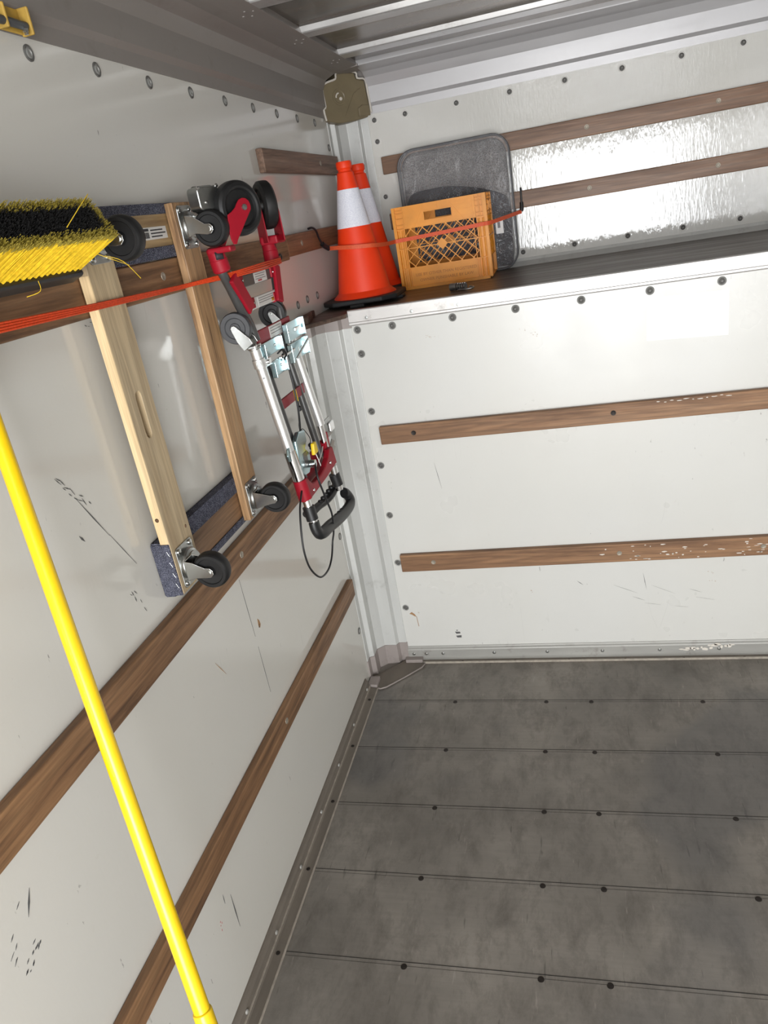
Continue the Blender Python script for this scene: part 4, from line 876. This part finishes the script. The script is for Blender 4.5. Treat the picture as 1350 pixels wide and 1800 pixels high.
BW, BH = .415, .472; bcx, bcy, bcz = .436, .681, ZS + BH / 2 + .003
tilt = Matrix.Translation((bcx, bcy, bcz)) @ Matrix.Rotation(math.radians(0), 4, 'X')
def bagpart(mb, name, mat, par=None, mtx=None, **k):
    for i, v in enumerate(mb.v): mb.v[i] = tuple((tilt @ (mtx if mtx else Matrix())) @ Vector(v))
    return part(mb, name, M[mat], par or bg_, **k)
fz = bagpart(pillow(BW - .022, BH - .022, .038, .055), 'fleece_blanket', 'fleece')
tex = bpy.data.textures.new('fuzz', 'CLOUDS'); tex.noise_scale = .06
# darker folded lower blanket
pts = [tuple(p_) for p_ in smooth_path([Vector(q_) for q_ in [(-.188, -.224), (-.189, -.1), (-.189, .021), (-.184, .062), (-.168, .083), (-.14, .090), (-.085, .092), (-.025, .090), (.04, .078), (.094, .063), (.144, .045), (.180, .025), (.194, -.005), (.194, -.091), (.190, -.224)]], 4)]
dk = MB().prism(pts, (0, -.0235, 0), (1, 0, 0), (0, 0, 1), (0, .010, 0)); bagpart(dk, 'dark_fleece', 'fleece_dark', bevel=.0045, seg=3)['label'] = 'dark grey fleece folded in the lower half'
for s, nm in ((-1, 'piping'), (1, 'piping')):
    rr_ = rrect(BW, BH, .062, 10); bagpart(MB().tube([(x, s * .0215, z) for x, z in rr_] + [(rr_[0][0], s * .0215, rr_[0][1])], .0032, 8, sm=0), nm, 'piping')
vy = MB(); rr_ = rrect(BW + .002, BH, .062, 12); m_ = len(rr_)
gx, gz = 20, 22; vs = []; fs = []
# front and back vinyl sheets, slightly crumpled, and the side band
for s in (-1, 1):
    k0 = len(vs); vs.append((0, s * .0262, 0))
    for q in range(1, 9):
        for i, (x, z) in enumerate(rr_):
            t = q / 8; amp = .0022 * math.sin(i * 1.7 + q * 2.3) * (1 if q < 8 else 0); vs.append((x * t, s * (.0262 - .002 * t ** 6) - s * abs(amp) * .5, z * t))
    for i in range(m_): fs.append((k0, k0 + 1 + i, k0 + 1 + (i + 1) % m_))
    for q in range(7):
        for i in range(m_): a = k0 + 1 + q * m_; fs.append((a + i, a + (i + 1) % m_, a + m_ + (i + 1) % m_, a + m_ + i))
vy.add(vs, fs, True)
vs = []; 
for y, e in ((-.026, 0), (-.010, .006), (.008, .003), (.026, 0)):
    for i, (x, z) in enumerate(rr_): d = Vector((x, z)).normalized() * (e + (.0025 * math.sin(i * 2.1) if e else 0)); vs.append((x + d.x, y, max(z + d.y, -BH / 2)))
vy.add(vs, [(j * m_ + i, j * m_ + (i + 1) % m_, (j + 1) * m_ + (i + 1) % m_, (j + 1) * m_ + i) for j in range(3) for i in range(m_)], True)
bagpart(vy, 'vinyl_cover', 'vinyl')
tg = bagpart(MB().box((.135, -.0278, -.105), (.163, -.0272, -.050)), 'care_tag', 'label_white')
part(MB().box((bcx + .142, bcy - .0281, bcz - .085), (bcx + .152, bcy - .0278, bcz - .064)), 'print', M['ink_grey'], tg)
# flat orange cord around cone and crate
b2 = empty('bungee_cord', (.30, .30, 1.52), 'flat orange bungee cord holding the cones and the crate against the wall', 'bungee cord')
def ribbon(path, h, t_, mat, name, parent):
    Pp = smooth_path([Vector(p) for p in path], 5); mb = MB(); vs = []
    for i, p in enumerate(Pp):
        d = (Pp[min(i + 1, len(Pp) - 1)] - Pp[max(i - 1, 0)]).normalized(); nn = Vector((d.y, -d.x, 0)).normalized(); up = nn.cross(d); up = up if up.z > 0 else -up
        for a, b in ((-1, -1), (1, -1), (1, 1), (-1, 1)): vs.append(tuple(p + nn * a * t_ / 2 + up * b * h / 2))
    k = len(Pp); fs = [(j * 4 + i, j * 4 + (i + 1) % 4, j * 4 + 4 + (i + 1) % 4, j * 4 + 4 + i) for j in range(k - 1) for i in range(4)] + [(3, 2, 1, 0), (4 * k - 4, 4 * k - 3, 4 * k - 2, 4 * k - 1)]
    return part(mb.add(vs, fs), name, mat, parent, bevel=.0006)
ribbon([(.040, .205, 1.527), (.070, .182, 1.526), (.101, .166, 1.524), (.136, .158, 1.521), (.171, .166, 1.518), (.199, .188, 1.515), (.213, .235, 1.511), (.221, .330, 1.507), (.226, .405, 1.506), (.236, .4175, 1.506), (.262, .4195, 1.507), (.40, .4195, 1.511), (.535, .4195, 1.516), (.572, .430, 1.517), (.618, .55, 1.522), (.658, .676, 1.527), (.668, .694, 1.528)], .013, .0035, M['cord_orange2'], 'flat_band', b2)
part(MB().tube([(.668, .696, 1.530), (.671, .699, 1.545), (.671, .702, 1.56)], .0068, 12, sm=4), 'hook_collar', M['plastic_black'], b2)
part(MB().tube([(.671, .702, 1.555), (.672, .703, 1.585), (.672, .704, 1.602), (.672, .709, 1.609), (.672, .716, 1.606)], .0034, 10, sm=5), 'hook', M['plastic_black'], b2)
part(MB().tube([(.042, .203, 1.527), (.034, .190, 1.536), (.030, .175, 1.545)], .0085, 12, sm=4), 'hook_collar', M['plastic_black'], b2)
part(MB().tube([(.030, .176, 1.545), (.027, .160, 1.565), (.027, .142, 1.590), (.022, .122, 1.601), (.012, .108, 1.600)], .0036, 10, sm=5), 'hook', M['plastic_black'], b2)
# ------------------------------------------------------------------ combination padlock on the shelf edge
lk = empty('combination_padlock', (.47, .17, ZS), 'small dark metal combination padlock lying on the shelf in front of the crate', 'padlock')
part(MB().cyl((.440, .185, ZS + .0135), (.462, .178, ZS + .0135), .0130, n=18), 'lock_body', M['lock_metal'], lk, bevel=.001)
for i in range(4):
    a = Vector((.464 + i * .0078, .1772 - i * .0026, ZS + .0130)); d = Vector((.0055, -.0018, 0))
    mb = MB().cyl(a, a + d, .0115, n=12, smooth=False); o = part(mb, 'number_dial', M['lock_metal'], lk, bevel=.0006)
    part(MB().box(tuple(a + d * .2 + Vector((0, -.004, .0105))), tuple(a + d * .8 + Vector((0, .004, .0122)))), 'digit_mark', M['label_white'], o)
part(MB().tube([(.468, .160, ZS + .005), (.49, .150, ZS + .005), (.512, .150, ZS + .006), (.518, .160, ZS + .008), (.505, .170, ZS + .010)], .0032, 8), 'shackle', M['zinc_dull'], lk)
# ------------------------------------------------------------------ yellow bracket with grey bar, upper left
yb = empty('door_track_bracket', (.03, -1.16, 1.96), 'yellow steel bracket on the header at the top left of the picture', 'bracket')
part(MB().box((.015, -1.200, 1.952), (.019, -1.145, 1.987)).box((.015, -1.150, 1.950), (.036, -1.145, 1.988)).box((.015, -1.205, 1.952), (.034, -1.200, 1.985)), 'bracket_plate', M['yellow_paint'], yb, bevel=.002)
br = MB().tube([(.027, -1.80, 1.962), (.027, -1.40, 1.962), (.027, -1.152, 1.962)], .0062, 12, 1.0, sm=0).build('steel_bar', M['bar_grey']); tag(br, 'grey steel bar running into the yellow bracket at the top left', 'bar')
part(MB().lathe([(.005, 0), (.005, .004), (.0035, .0045), (.0035, .008), (0, .0085)], (.030, -1.160, 1.957), (0, 0, -1), 6, smooth=False), 'hex_nut', M['zinc'], br)
